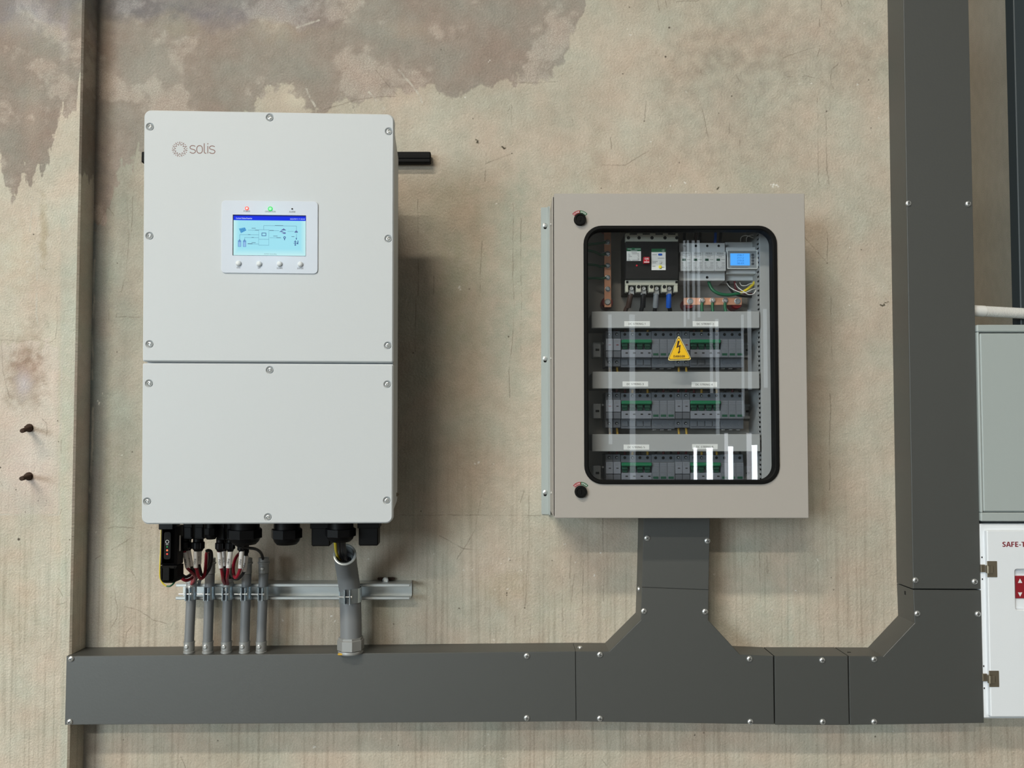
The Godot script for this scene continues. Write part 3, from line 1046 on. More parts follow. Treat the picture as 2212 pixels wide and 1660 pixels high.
# ------------------------------------------------------------------ boxes at the right edge
func side_boxes() -> void:
	# grey box
	var z := 0.083
	var a := P(2107, 702, z)
	var c := P(2117.5, 1127, z)
	var wide := 0.36
	var lo := Vector3(maxf(a.x, c.x) + 0.003, c.y, 0.001)
	var hi := Vector3(lo.x + wide, a.y, z - 0.014)
	var t := thing("junction_box", "pale grey steel box with a flat lid at the right edge above the white one", "box", Vector3(lo.x + wide / 2, lo.y, 0))
	var b := MB.new(t.position)
	b.box(lo, hi, 0.003)
	obj("body", b, M.box_grey, t)
	b = MB.new(t.position)
	b.box(Vector3(lo.x - 0.002, lo.y - 0.0, z - 0.013), Vector3(hi.x, P(2150, 1108, z).y, z + 0.002), 0.0025)
	b.box(Vector3(lo.x - 0.002, P(2150, 718, z).y, z - 0.013), Vector3(hi.x, hi.y, z + 0.002), 0.0025)
	b.box(Vector3(lo.x - 0.002, P(2150, 1108, z).y, z - 0.013), Vector3(P(2119, 900, z).x, P(2150, 718, z).y, z + 0.002), 0.002)
	obj("lid_rim", b, M.box_grey, t)
	b = MB.new(t.position)
	b.box(Vector3(P(2119, 900, z).x + 0.0015, P(2150, 1106.5, z).y, z - 0.013), Vector3(hi.x, P(2150, 720, z).y, z), 0.003)
	obj("lid", b, M.box_grey, t)
	# white switch box
	z = 0.083
	lo = Vector3(P(2126.5, 1555, z).x + 0.001, P(2150, 1556, z).y, 0.001)
	hi = Vector3(lo.x + wide, P(2150, 1133, z).y, z - 0.006)
	t = thing("safety_switch", "white steel switch box with two bronze hinges and a red handle plate", "switch box", Vector3(lo.x + wide / 2, lo.y, 0))
	b = MB.new(t.position)
	b.box(lo, hi, 0.004)
	obj("body", b, M.box_white, t)
	var dx := P(2133, 1350, z).x
	var d0 := Vector3(dx, P(2150, 1548, z).y, z - 0.006)
	var d1 := Vector3(hi.x - 0.012, P(2150, 1146, z).y, z + 0.006)
	var w0 := P(2191, 1317, z)
	var w1 := P(2191, 1230, z)
	b = MB.new(t.position)
	var win := rr(w0.x, w0.y, w0.x + 0.075, w1.y, [0.005])
	b.ring(rr(d0.x, d0.y, d1.x, d1.y, [0.003]), win, d0.z, d1.z, 0.002)
	var door := obj("door", b, M.box_white, t)
	for y in [1230.0, 1467.0]:
		var h := P(2128 if y < 1300.0 else 2132.0, y, z + 0.006)
		b = MB.new(t.position)
		b.box(Vector3(h.x + 0.004, h.y - 0.019, d1.z), Vector3(h.x + 0.028, h.y + 0.019, d1.z + 0.002), 0.0008)
		b.lathe([[0.0, -0.009], [0.005, -0.009], [0.005, 0.009], [0.0, 0.009]], Transform3D(Basis(), Vector3(h.x + 0.005, h.y, d1.z + 0.003)), 12)
		b.box(Vector3(h.x + 0.004, h.y - 0.009, d1.z + 0.002), Vector3(h.x + 0.0165, h.y + 0.009, d1.z + 0.006), 0.001)
		b.box(Vector3(h.x - 0.005, h.y - 0.009, d0.z), Vector3(h.x + 0.006, h.y + 0.009, d0.z + 0.004), 0.0008)
		var o := obj("hinge", b, M.hinge_bronze, door)
		o.set_meta("label", "bronze door hinge")
		b = MB.new(t.position)
		b.box(Vector3(h.x + 0.0165, h.y - 0.007, d1.z + 0.002), Vector3(h.x + 0.0185, h.y + 0.007, d1.z + 0.0026))
		obj("hinge_slot", b, M.dark_hole, door)
		for s in [-0.026, 0.026]:
			b = MB.new(t.position)
			b.box(Vector3(h.x - 0.001, h.y + s - 0.002, hi.z), Vector3(h.x + 0.0015, h.y + s + 0.002, hi.z + 0.0006))
			obj("rivet_hole", b, M.dark_hole, door)
	b = MB.new(t.position)
	b.box(Vector3(w0.x + 0.001, w0.y + 0.001, d0.z - 0.0), Vector3(w0.x + 0.074, w1.y - 0.001, d0.z + 0.001))
	obj("recess", b, M.box_white, t)
	var r0 := P(2195.5, 1294, z)
	var r1 := P(2195.5, 1245, z)
	b = MB.new(t.position)
	b.box(Vector3(r0.x, r0.y, d0.z + 0.001), Vector3(r0.x + 0.060, r1.y, d0.z + 0.004), 0.001)
	var plate := obj("handle_plate", b, M.switch_red.duplicate(), t)
	(plate.material_override as StandardMaterial3D).albedo_color = c8(140, 28, 40)
	for s in [1.0, -1.0]:
		b = MB.new(t.position)
		var q := P(2204.5, 1256.5 if s > 0 else 1284.5, z)
		b.prism(PackedVector2Array([Vector2(q.x - 0.005, q.y - 0.004 * s), Vector2(q.x + 0.005, q.y - 0.004 * s), Vector2(q.x, q.y + 0.006 * s)]), d0.z + 0.004, d0.z + 0.0046)
		obj("arrow_print", b, M.white_ink, plate)
	var s0 := P(2166, 1182, d1.z)
	var s1 := P(2212, 1171, d1.z)
	text("SAFE-T", door, Vector3((s0.x + s1.x) / 2 + 0.001, (s0.y + s1.y) / 2, d1.z) - t.position, Vector2(s1.x - s0.x + 0.003, s1.y - s0.y), M.red_ink, 0.0, 0.0005, true)
	# white corrugated conduit with its end sleeve
	var e := P(2089.5, 671, 0.05)
	var f := P(2240, 679, 0.05)
	t = thing("flexible_conduit", "white ribbed flexible conduit entering the vertical trunking above the grey box", "conduit", e)
	var dir := f - e
	var len := dir.length()
	b = MB.new(t.position)
	b.lathe([[0.0, 0.0], [0.0135, 0.0], [0.0138, 0.002], [0.0138, 0.041], [0.0125, 0.0435], [0.010, 0.0435]], along(e, f), 24)
	obj("end_sleeve", b, M.pvc_white, t)
	b = MB.new(t.position)
	var prof := []
	var s := 0.042
	while s < len:
		prof.append_array([[0.0104, s], [0.0131, s + 0.0004], [0.0131, s + 0.0019], [0.0104, s + 0.0023]])
		s += 0.0036
	b.lathe(prof, along(e, f), 24)
	obj("ribbed_pipe", b, M.pvc_white, t)


# ------------------------------------------------------------------ the inverter
var IF := Transform3D()          # its frame: front centre; x, y in the front face


func inv(px: float, py: float, z := 0.0) -> Vector3:
	return L(px, py, z, IF)


func inv2(px: float, py: float) -> Vector2:
	var p := inv(px, py)
	return Vector2(p.x, p.y)


func inverter() -> void:
	var w := 0.5283 / 2
	var h := 0.8794 / 2
	IF = Transform3D(Basis(Vector3(0, 1, 0), 0.0399) * Basis(Vector3(1, 0, 0), 0.0243) * Basis(Vector3(0, 0, 1), -0.0004), Vector3(-0.518, 1.7105, 0.30))
	var t := thing("solar_inverter", "large white two-part inverter with a lit blue display hanging on the wall", "inverter")
	t.transform = IF
	var z0 := t.position
	t.position = z0
	var seam := inv2(580, 784.3).y
	var up := 0.0018
	# the rear housing: its top and bottom edges fall away towards the wall
	var b := MB.new()
	var front := rr(-w + 0.003, -h + 0.003, w - 0.003, h - 0.003, [0.0125], 5)
	var bend := rr(-w + 0.003, -h + 0.011, w - 0.003, h - 0.014, [0.02], 5)
	var back := rr(-w + 0.0035, -h + 0.020, w - 0.0035, h - 0.034, [0.022], 5)
	b.walls(front, -0.018, bend, -0.055, true)
	b.walls(bend, -0.055, back, -0.118, true)
	b.cap(b.sorted(back), -0.118, Vector3(0, 0, -1))
	b.cap(b.sorted(front), -0.018, Vector3(0, 0, 1))
	var hs := obj("housing", b, M.white_paint, t)
	# heat sink towards the wall
	b = MB.new()
	b.box(Vector3(-w + 0.045, -h + 0.06, -0.285), Vector3(w - 0.06, h - 0.075, -0.118), 0.004)
	for k in 24:
		var x := -w + 0.05 + k * (2 * w - 0.115) / 23.0
		b.box(Vector3(x - 0.0015, -h + 0.05, -0.28), Vector3(x + 0.0015, -h + 0.06, -0.13))
		b.box(Vector3(x - 0.0015, h - 0.075, -0.28), Vector3(x + 0.0015, h - 0.065, -0.13))
	obj("heat_sink", b, M.black_plastic, t)
	# covers with sunken screws
	var holes_up := [[324, 274], [583, 254], [840, 284], [323, 510], [839, 516], [323, 744], [838, 747]]
	var holes_low := [[583, 800], [322, 829], [837, 831], [318, 1084], [836, 1082], [579, 1118]]
	var rims := [[0.0148, 0.0148, 0.004, 0.004], [0.004, 0.004, 0.0148, 0.0148]]
	for k in 2:
		b = MB.new()
		var poly := rr(-w, seam + up, w, h, rims[0], 7) if k == 0 else rr(-w, -h, w, seam - up, rims[1], 7)
		var list := holes_up if k == 0 else holes_low
		var hs2 := []
		for q in list: hs2.append([inv2(q[0], q[1]), 0.0088])
		b.prism(divided(poly, 0.012), -0.018, 0.0, 0.0028, true, hs2)
		for q in hs2:
			b.lathe([[0.0060, -0.0046], [0.0062, -0.0040], [0.0088, 0.0]], facing(Vector3(q[0].x, q[0].y, 0)), 20)
		var cover := obj("upper_cover" if k == 0 else "lower_cover", b, M.white_paint, t)
		var c := MB.new()
		var i := 0
		for q in hs2:
			c = MB.new()
			c.lathe([[0.0062, -0.0046], [0.0058, -0.0015], [0.0046, 0.0004], [0.0032, 0.001], [0.0030, -0.0012], [0.0, -0.0012]], facing(Vector3(q[0].x, q[0].y, 0)), 18)
			c.lathe([[0.0012, -0.0012], [0.0012, 0.0006], [0.0, 0.0008]], facing(Vector3(q[0].x, q[0].y, 0)), 8)
			obj("cover_screw", c, M.steel, cover)
			i += 1
		if k == 0:
			logo(cover)
	display(t)
	# rotary switch on the left, small screw on the right, both half hidden
	b = MB.new()
	var e := inv(305, 920, -0.07)
	b.lathe([[0.017, 0.0], [0.017, 0.004], [0.014, 0.010], [0.0, 0.010]], along(Vector3(-w + 0.0035, e.y, -0.075), Vector3(-w - 1, e.y, -0.075)), 20)
	b.box(Vector3(-w - 0.010, e.y - 0.014, -0.078), Vector3(-w - 0.004, e.y + 0.014, -0.072), 0.001)
	obj("rotary_switch", b, M.black_plastic, t)
	b = MB.new()
	e = inv(868, 1069, -0.10)
	b.lathe([[0.0045, 0.0], [0.0045, 0.003], [0.0025, 0.0035], [0.0025, 0.006], [0.0, 0.006]], along(Vector3(w - 0.0035, e.y, -0.10), Vector3(w + 1, e.y, -0.10)), 12)
	obj("earth_screw", b, M.hinge_bronze, t)
	underside(t)
	# the black bar that it hangs on
	var a := P(872, 328, 0.02)
	var c2 := P(930, 351.5, 0.02)
	var lx := P(306, 330, 0.02).x
	t = thing("mounting_bar", "black bar sticking out to the right behind the white inverter", "bracket", Vector3((lx + c2.x) / 2, c2.y, 0.0))
	b = MB.new(t.position)
	b.box(Vector3(lx, c2.y, 0.004), Vector3(c2.x, a.y, 0.022), 0.002)
	b.box(Vector3(a.x - 0.02, c2.y + 0.010, 0.022), Vector3(c2.x - 0.001, a.y - 0.012, 0.0240), 0.001)
	obj("rail", b, M.black_rubber, t)
	for x in [lx + 0.12, c2.x - 0.16]:
		b = MB.new(t.position)
		b.box(Vector3(x - 0.02, c2.y - 0.03, 0.001), Vector3(x + 0.02, a.y + 0.03, 0.012), 0.002)
		obj("foot", b, M.black_rubber, t)


func logo(cover: Node3D) -> void:
	var b := MB.new()
	var c := inv2(388.3, 322.6)
	var k := inv2(388.3 + 100.0, 322.6).x - c.x
	k /= 1843.0
	var star := PackedVector2Array()
	for i in 22:
		var a := PI / 2 + TAU * i / 22.0
		star.append(c + Vector2.from_angle(a) * k * (302.0 if i % 2 == 0 else 168.0))
	b.ribbon(star, 0.0011, 0.0, 0.00012, true)
	for i in 11:
		b.prism(disc(c + Vector2.from_angle(PI / 2 + TAU * (i + 0.5) / 11.0) * k * 285.0, 0.0010, 8), 0.0, 0.00012)
	obj("sun_emblem", b, M.logo_ink, cover)
	b = MB.new()
	var strokes := [[[1140, 305], [1100, 283], [1050, 270], [985, 277], [940, 310], [930, 350], [945, 385], [985, 407], [1050, 422], [1110, 440], [1145, 475], [1148, 515], [1120, 555], [1060, 578], [1000, 570], [920, 530]],
		[[1495, 180], [1495, 510], [1505, 550], [1530, 572], [1580, 578]], [[1640, 285], [1640, 585]],
		[[1915, 318], [1880, 297], [1820, 285], [1755, 293], [1715, 325], [1705, 360], [1718, 395], [1758, 418], [1820, 432], [1885, 450], [1920, 485], [1922, 530], [1893, 570], [1835, 590], [1770, 580], [1695, 540]]]
	for s in strokes:
		var line := PackedVector2Array()
		for q in s: line.append(inv2(360 + q[0] / 18.43, 300 + q[1] / 18.43))
		b.ribbon(line, 0.0016, 0.0, 0.00012)
	var ring := PackedVector2Array()
	for i in 28:
		var v := Vector2.from_angle(TAU * i / 28)
		ring.append(inv2(360 + (1312 + signf(v.x) * pow(absf(v.x), 0.8) * 112) / 18.43, 300 + (425 + signf(v.y) * pow(absf(v.y), 0.8) * 150) / 18.43))
	b.ribbon(ring, 0.0016, 0.0, 0.00012, true)
	b.prism(disc(inv2(360 + 1640 / 18.43, 300 + 200 / 18.43), 0.0012, 10), 0.0, 0.00012)
	obj("lettering", b, M.logo_ink, cover)


func display(t: Node3D) -> void:
	var b := MB.new()
	var p0 := inv2(478.5, 590.5)
	var p1 := inv2(687.5, 436.0)
	var mid := (p0 + p1) / 2
	b.prism(rr(p0.x, p0.y, p1.x, p1.y, [0.0085], 6), 0.0, 0.0022, 0.0008, true)
	var panel := obj("display_panel", b, M.panel_plastic, t)
	var zf := 0.0022
	# screen
	var s0 := inv2(503.2, 552.6)
	var s1 := inv2(661.5, 466.2)
	b = MB.new()
	b.prism(PackedVector2Array([s0, Vector2(s1.x, s0.y), s1, Vector2(s0.x, s1.y)]), zf - 0.001, zf + 0.0002)
	obj("screen_edge", b, M.dark_hole, panel)
	s0 += Vector2(0.0018, 0.0004)
	s1 += Vector2(-0.0004, -0.0012)
	b = MB.new()
	var q := [Vector3(s0.x, s0.y, zf + 0.0005), Vector3(s1.x, s0.y, zf + 0.0005), Vector3(s1.x, s1.y, zf + 0.0005), Vector3(s0.x, s1.y, zf + 0.0005)]
	b.face(q[0], q[1], q[2], q[3], Vector3(0, 0, 1))
	b.face(q[0], q[1], q[1] - Vector3(0, 0, 0.0005), q[0] - Vector3(0, 0, 0.0005), Vector3(0, -1, 0))
	b.face(q[3], q[2], q[2] - Vector3(0, 0, 0.0005), q[3] - Vector3(0, 0, 0.0005), Vector3(0, 1, 0))
	b.mapped = true
	for v in b.v:
		b.uv.append(Vector2((v.x - s0.x) / (s1.x - s0.x), (s1.y - v.y) / (s1.y - s0.y)))
		b.uv2.append(Vector2.ZERO)
	var m := mat("screen_picture", Color(0.02, 0.02, 0.02), 0.25)
	m.emission_enabled = true
	m.emission = Color.WHITE
	m.emission_operator = BaseMaterial3D.EMISSION_OP_MULTIPLY
	m.emission_energy_multiplier = 0.90
	m.metallic_specular = 0.3
	m.emission_texture = ImageTexture.create_from_image(screen_picture())
	var scr := obj("display_screen", b, m, panel)
	scr.set_meta("label", "lit display showing a power flow diagram")
	var size := s1 - s0
	var on := func(u: float, v: float) -> Vector3: return Vector3(s0.x + size.x * u, s1.y - size.y * v, zf + 0.0005)
	text("Current Status/Inverter", panel, on.call(0.145, 0.078), Vector2(size.x * 0.225, size.y * 0.040), M.screen_white, 0.0, 0.0002)
	text("2022/09/15 11:30:40", panel, on.call(0.885, 0.082), Vector2(size.x * 0.205, size.y * 0.032), M.screen_white, 0.0, 0.0002)
	text("STATUS: Generating", panel, on.call(0.51, 0.965), Vector2(size.x * 0.17, size.y * 0.026), M.grey_ink, 0.0, 0.0002)
	# lamps and their names
	var names := [["POWER", 534.0, 451.0, 457.2, 14.0, "led_red", 0.0042], ["OPERATION", 584.5, 452.0, 458.0, 22.5, "led_green", 0.0052], ["ALARM", 631.7, 452.2, 458.4, 13.0, "ink", 0.0019]]
	for e in names:
		var c := inv2(e[1], e[2])
		b = MB.new()
		if e[5] == "ink":
			b.lathe([[e[6], 0.0], [e[6] * 0.8, 0.0010], [0.0, 0.0013]], facing(Vector3(c.x, c.y, zf)), 16)
			obj("indicator_lamp", b, M[e[5]], panel)
		else:
			b.lathe([[e[6], 0.0], [e[6] * 0.9, 0.0010], [e[6] * 0.62, 0.0012], [e[6] * 0.6, 0.0006]], facing(Vector3(c.x, c.y, zf)), 18)
			var lamp := obj("indicator_lamp", b, M[e[5]], panel)
			b = MB.new()
			b.lathe([[e[6] * 0.62, 0.0], [e[6] * 0.5, 0.0010], [0.0, 0.0014]], facing(Vector3(c.x, c.y, zf)), 14)
			obj("lamp_core", b, M["led_core" if e[5] == "led_red" else "led_green_core"], lamp)
			var o := OmniLight3D.new()
			o.name = "indicator_light"
			o.light_color = Color(1.0, 0.3, 0.25) if e[5] == "led_red" else Color(0.2, 1.0, 0.4)
			o.light_energy = 0.000012 if e[5] == "led_red" else 0.00003
			o.light_size = 0.003
			o.shadow_enabled = true
			o.omni_range = 12.0
			o.omni_attenuation = 2.0
			o.position = Vector3(c.x, c.y, zf + 0.006)
			t.add_child(o, true)
		c = inv2(e[1], e[3])
		text(e[0], panel, Vector3(c.x, c.y, zf), Vector2(e[4] * 0.00098, 0.0034), M.grey_ink, 0.0, 0.0002)
	for e in [["ESC", 516.2, 570.0, 579.0, 7.5], ["UP", 560.6, 571.0, 579.6, 5.6], ["DOWN", 604.6, 571.0, 580.2, 12.0], ["ENTER", 649.4, 572.0, 580.6, 13.0]]:
		var c := inv2(e[1], e[2])
		b = MB.new()
		b.lathe([[0.0058, 0.0], [0.0058, 0.0012], [0.0050, 0.0030], [0.0030, 0.0042], [0.0, 0.0046]], facing(Vector3(c.x, c.y, zf)), 20)
		obj("button", b, M.button_plastic, panel)
		c = inv2(e[1], e[3])
		text(e[0], panel, Vector3(c.x, c.y, zf), Vector2(e[4] * 0.00098, 0.0032), M.grey_ink, 0.0, 0.0002)
	var l := OmniLight3D.new()
	l.name = "display_light"
	l.light_color = Color(0.6, 0.85, 1.0)
	l.light_energy = 0.0012
	l.light_size = 0.04
	l.shadow_enabled = true
	l.omni_range = 12.0
	l.omni_attenuation = 2.0
	l.position = Vector3((s0.x + s1.x) / 2, (s0.y + s1.y) / 2, 0.06)
	t.add_child(l)


func screen_picture() -> Image:
	var w := 640
	var h := 352
	var im := Image.create(w, h, false, Image.FORMAT_RGB8)
	im.fill(Color8(166, 234, 250))
	for y in range(44, h):
		for x in w:
			var t := clampf(1.0 - minf(minf(x, w - x) / 50.0, (h - y) / 60.0), 0.0, 1.0)
			im.set_pixel(x, y, Color8(166, 234, 250).lerp(Color8(206, 250, 252), t))
	im.fill_rect(Rect2i(0, 0, w, 44), Color8(0, 46, 238))
	im.fill_rect(Rect2i(0, 0, w, 8), Color8(6, 30, 150))
	var ink := Color8(110, 160, 185)
	var deep := Color8(62, 92, 150)
	var line := func(x0: int, y0: int, x1: int, y1: int, c: Color, t: int) -> void:
		im.fill_rect(Rect2i(mini(x0, x1), mini(y0, y1), absi(x1 - x0) + t, absi(y1 - y0) + t), c)
	# house of the machine
	line.call(222, 125, 312, 125, ink, 3)
	line.call(222, 260, 312, 260, ink, 3)
	line.call(222, 125, 222, 260, ink, 2)
	line.call(312, 125, 312, 260, ink, 2)
	line.call(222, 208, 312, 208, ink, 3)
	for k in [[249, 152, 284, 152], [249, 176, 284, 176], [249, 152, 249, 176], [284, 152, 284, 176]]: line.call(k[0], k[1], k[2], k[3], deep, 5)
	# links
	for k in [[128, 130, 222, 130], [54, 170, 222, 170], [54, 170, 54, 214], [98, 194, 222, 194], [98, 194, 98, 214], [126, 250, 222, 250], [266, 88, 266, 125], [266, 88, 556, 88], [556, 88, 556, 132], [316, 131, 400, 131], [478, 136, 530, 136], [320, 194, 420, 194], [556, 160, 556, 208]]: line.call(k[0], k[1], k[2], k[3], ink, 3)
	for k in [[190, 128, 222, 133], [316, 129, 356, 134], [126, 247, 168, 253], [380, 192, 418, 197], [366, 86, 440, 90], [160, 112, 196, 116], [160, 238, 196, 242], [352, 178, 390, 182], [514, 182, 540, 186], [128, 168, 150, 172], [160, 192, 180, 196]]: im.fill_rect(Rect2i(k[0], k[1], k[2] - k[0], k[3] - k[1]), Color8(84, 116, 140))
	# panel
	for y in range(108, 160):
		for x in range(40, 122):
			var u := (x - 44.0) / 76.0
			var v := (y - 110.0) / 48.0
			var s := u * 1.2 - v * 0.35
			var t := v + u * 0.35 - 0.12
			if s > 0.0 and s < 0.92 and t > 0.06 and t < 0.62 + 0.5 * (1.0 - u):
				im.set_pixel(x, y, Color8(40, 96, 150) if fmod(s * 4, 1.0) < 0.12 or fmod(t * 3.2, 1.0) < 0.12 else Color8(86, 172, 230))
	# batteries
	for x in [40, 84]:
		im.fill_rect(Rect2i(x, 222, 28, 56), Color8(112, 160, 214))
		im.fill_rect(Rect2i(x + 4, 236, 20, 38), Color8(150, 196, 240))
		im.fill_rect(Rect2i(x + 8, 214, 12, 8), Color8(90, 130, 180))
	# houses, meter, lamp, pylon
	for k in [[444, 112, 24, 18], [424, 132, 20, 12], [556, 128, 16, 14]]:
		for y in k[3]:
			var half := int(k[2] * (y + 1.0) / k[3])
			im.fill_rect(Rect2i(k[0] - half, k[1] + y, half * 2, 1), Color8(98, 116, 170))
	im.fill_rect(Rect2i(428, 144, 34, 14), Color8(150, 190, 220))
	im.fill_rect(Rect2i(440, 148, 22, 12), Color8(98, 116, 170))
	im.fill_rect(Rect2i(542, 141, 28, 8), Color8(98, 130, 170))
	for y in range(182, 204):
		for x in range(440, 466):
			var r := Vector2(x - 452, y - 192).length()
			if r < 11.0 and r > 5.0: im.set_pixel(x, y, deep)
	im.fill_rect(Rect2i(449, 202, 7, 14), deep)
	im.fill_rect(Rect2i(545, 216, 6, 48), deep)
	for k in [[536, 226, 24], [532, 240, 32], [540, 254, 18]]: im.fill_rect(Rect2i(k[0], k[1], k[2], 4), deep)
	im.fill_rect(Rect2i(568, 218, 6, 32), deep)
	im.fill_rect(Rect2i(562, 236, 8, 12), deep)
	im.fill_rect(Rect2i(553, 194, 8, 14), deep)
	return im


# ------------------------------------------------------------------ the beige cabinet
const DZ := 0.17


func cabinet() -> void:
	var x0 := 0.0976
	var x1 := 0.6769
	var y0 := 1.2706
	var y1 := 2.0193
	var t := thing("electrical_cabinet", "beige steel cabinet with a rubber-framed window door full of breakers", "cabinet", Vector3((x0 + x1) / 2, y0, 0))
	var k := t.position
	# body: four sides and a back
	var b := MB.new(k)
	var bx := 0.0945
	b.ring(rr(bx, y0 + 0.002, x1 - 0.002, y1 - 0.002, [0.002], 2), rr(bx + 0.0015, y0 + 0.0035, x1 - 0.0035, y1 - 0.0035, [0.001], 2), 0.002, 0.1535)
	b.box(Vector3(bx, y0 + 0.002, 0.002), Vector3(x1 - 0.002, y1 - 0.002, 0.004))
	obj("body", b, M.beige_paint, t)
	b = MB.new(k)
	b.box(Vector3(bx + 0.012, y0 + 0.015, 0.008), Vector3(x1 - 0.015, y1 - 0.015, 0.0105))
	obj("mounting_plate", b, M.plate_grey, t)
	# door with its window
	var seg := 8
	var w := [P(1268.5, 1041, DZ), P(1671.5, 494, DZ)]
	var hole := rr(w[0].x, w[0].y, w[1].x, w[1].y, [0.036], seg)
	b = MB.new(k)
	b.ring(rr(x0, y0, x1, y1, [0.0015], seg), hole, 0.1545, DZ, 0.0012)
	var door := obj("door", b, M.beige_paint, t)
	# rubber: outside lip and inner bead
	b = MB.new(k)
	var o := [P(1262, 1046.5, DZ), P(1677, 488.5, DZ)]
	var i := [P(1271.5, 1037.5, DZ), P(1667, 497.5, DZ)]
	b.ring(rr(o[0].x, o[0].y, o[1].x, o[1].y, [0.042], seg), rr(i[0].x, i[0].y, i[1].x, i[1].y, [0.033], seg), 0.1700, 0.1755, 0.0025)
	b.ring(rr(w[0].x, w[0].y, w[1].x, w[1].y, [0.036], seg), rr(i[0].x, i[0].y, i[1].x, i[1].y, [0.033], seg), 0.150, 0.171)
	obj("window_gasket", b, M.black_rubber, door)
	b = MB.new(k)
	b.prism(rr(w[0].x + 0.002, w[0].y + 0.002, w[1].x - 0.002, w[1].y - 0.002, [0.034], seg), 0.1605, 0.1635)
	obj("window_pane", b, M.window_glass, door)
	# two turn locks with their stickers
	for q in [[1252.6, 475.3], [1254.4, 1062.6]]:
		var c := P(q[0], q[1], DZ)
		b = MB.new(k)
		b.lathe([[0.0142, 0.0], [0.0142, 0.006], [0.0132, 0.0085], [0.0100, 0.0088], [0.0094, 0.0070], [0.0, 0.0070]], facing(c), 28)
		b.box(c + Vector3(-0.0016, -0.005, 0.007), c + Vector3(0.0016, 0.005, 0.0082), 0.0004)
		var lock := obj("lock", b, M.black_rubber, door)
		var halves := []
		for s in 2:
			var p := PackedVector2Array()
			var a0 := 90.0 if s == 0 else 38.0
			for n in 9: p.append(Vector2(c.x, c.y) + Vector2.from_angle(deg_to_rad(a0 + n * 6.5)) * 0.0222)
			for n in 9: p.append(Vector2(c.x, c.y) + Vector2.from_angle(deg_to_rad(a0 + (8 - n) * 6.5)) * 0.0152)
			b = MB.new(k)
			b.prism(p, DZ, DZ + 0.0003)
			halves.append(obj("close_sticker" if s == 0 else "open_sticker", b, M.sticker_red if s == 0 else M.sticker_green, door))
		var word := "CLOSE"
		for n in 5:
			var a := deg_to_rad(135.0 - n * 9.2)
			text(word[n], halves[0], Vector3(c.x, c.y, DZ + 0.0003) + Vector3(cos(a), sin(a), 0) * 0.0187 - k, Vector2(0.0022, 0.0032), M.white_ink, a - PI / 2, 0.0002, true)
		word = "OPEN"
		for n in 4:
			var a := deg_to_rad(80.0 - n * 10.5)
			text(word[n], halves[1], Vector3(c.x, c.y, DZ + 0.0003) + Vector3(cos(a), sin(a), 0) * 0.0187 - k, Vector2(0.0024, 0.0032), M.white_ink, a - PI / 2, 0.0002, true)
	# wall flange and hinge pins on the left
	b = MB.new(k)
	var f0 := P(1169.5, 1112, 0.004)
	var f1 := P(1184, 448, 0.004)
	b.prism(rr(f0.x, f0.y, f1.x, f1.y, [0.001, 0.001, 0.003, 0.001], 3), 0.0008, 0.0035, 0.0006)
	b.box(Vector3(f1.x - 0.0012, f0.y, 0.0035), Vector3(f1.x + 0.0006, f1.y, 0.012), 0.0004)
	b.box(Vector3(f1.x, f0.y, 0.010), Vector3(bx + 0.001, f1.y, 0.0115))
	obj("wall_flange", b, M.box_grey, t)
	for y in [487.0, 775.0, 1064.0]:
		var c := P(1177.5, y, 0.0035)
		b = MB.new(k)
		b.lathe([[0.0056, 0.0], [0.0056, 0.0012], [0.0022, 0.0030], [0.0, 0.0030]], facing(c), 14)
		obj("flange_screw", b, M.steel, t)
		b = MB.new(k)
		b.prism(rr(c.x - 0.004, c.y - 0.010, c.x + 0.004, c.y - 0.002, [0.004], 4), 0.0035, 0.0038)
		obj("slot", b, M.dark_hole, t)
		c = P(1190.5, y + 1.0, 0.08)
		b = MB.new(k)
		b.lathe([[0.004, 0.0], [0.004, 0.002], [0.0, 0.003]], along(Vector3(bx, c.y, 0.09), Vector3(-1, c.y, 0.09)), 12)
		obj("hinge_pin", b, M.steel, t)
	# the danger sign stuck on the pane
	var c2 := P(1467, 757, 0.1635)
	var sg := thing("danger_sign", "yellow triangular danger sign stuck on the cabinet window", "sign", Vector3(c2.x, P(1467, 779, 0.1635).y, 0.1635))
	var tri := func(grow: float, rad: float) -> PackedVector2Array:
		var p := PackedVector2Array()
		var v := [P(1466, 723.5 - grow * 1.8, 0.1635), P(1441 - grow * 1.2, 779.5 + grow, 0.1635), P(1494.5 + grow * 1.2, 778.2 + grow, 0.1635)]
		for n in 3:
			var a: Vector3 = v[n]
			var d: Vector3 = (v[(n + 2) % 3] - a).normalized()
			var e: Vector3 = (v[(n + 1) % 3] - a).normalized()
			for s in 7:
				var u := s / 6.0
				var q := a + d * rad * (1 - u) * (1 - u) + e * rad * u * u
				p.append(Vector2(q.x, q.y))
		return p
	for e in [[0.0, 0.008, 0.0003, "danger_rim", "backing"], [-1.9, 0.0065, 0.0005, "ink", "border"], [-3.1, 0.0055, 0.0007, "danger_yellow", "face"]]:
		b = MB.new(sg.position)
		b.prism(tri.call(e[0], e[1]), 0.1635, 0.1635 + e[2])
		obj(e[4], b, M[e[3]], sg)
	b = MB.new(sg.position)
	var bolt := []
	for q in [[805, 515], [910, 512], [835, 775], [955, 715], [905, 1050], [945, 1055], [850, 1190], [815, 1070], [858, 1070], [885, 810], [735, 890]]:
		bolt.append([1430 + q[0] / 23.71, 715 + q[1] / 23.71])
	b.prism(pts(bolt, 0.1642), 0.1642, 0.1645)
	obj("lightning_bolt", b, M.brown_ink, sg)
	var tx := P(1430 + 885 / 23.71, 715 + 1310 / 23.71, 0.1642)
	text("DANGER", sg, tx - sg.position, Vector2(0.0262, 0.0050), M.brown_ink, 0.0, 0.0003, true)


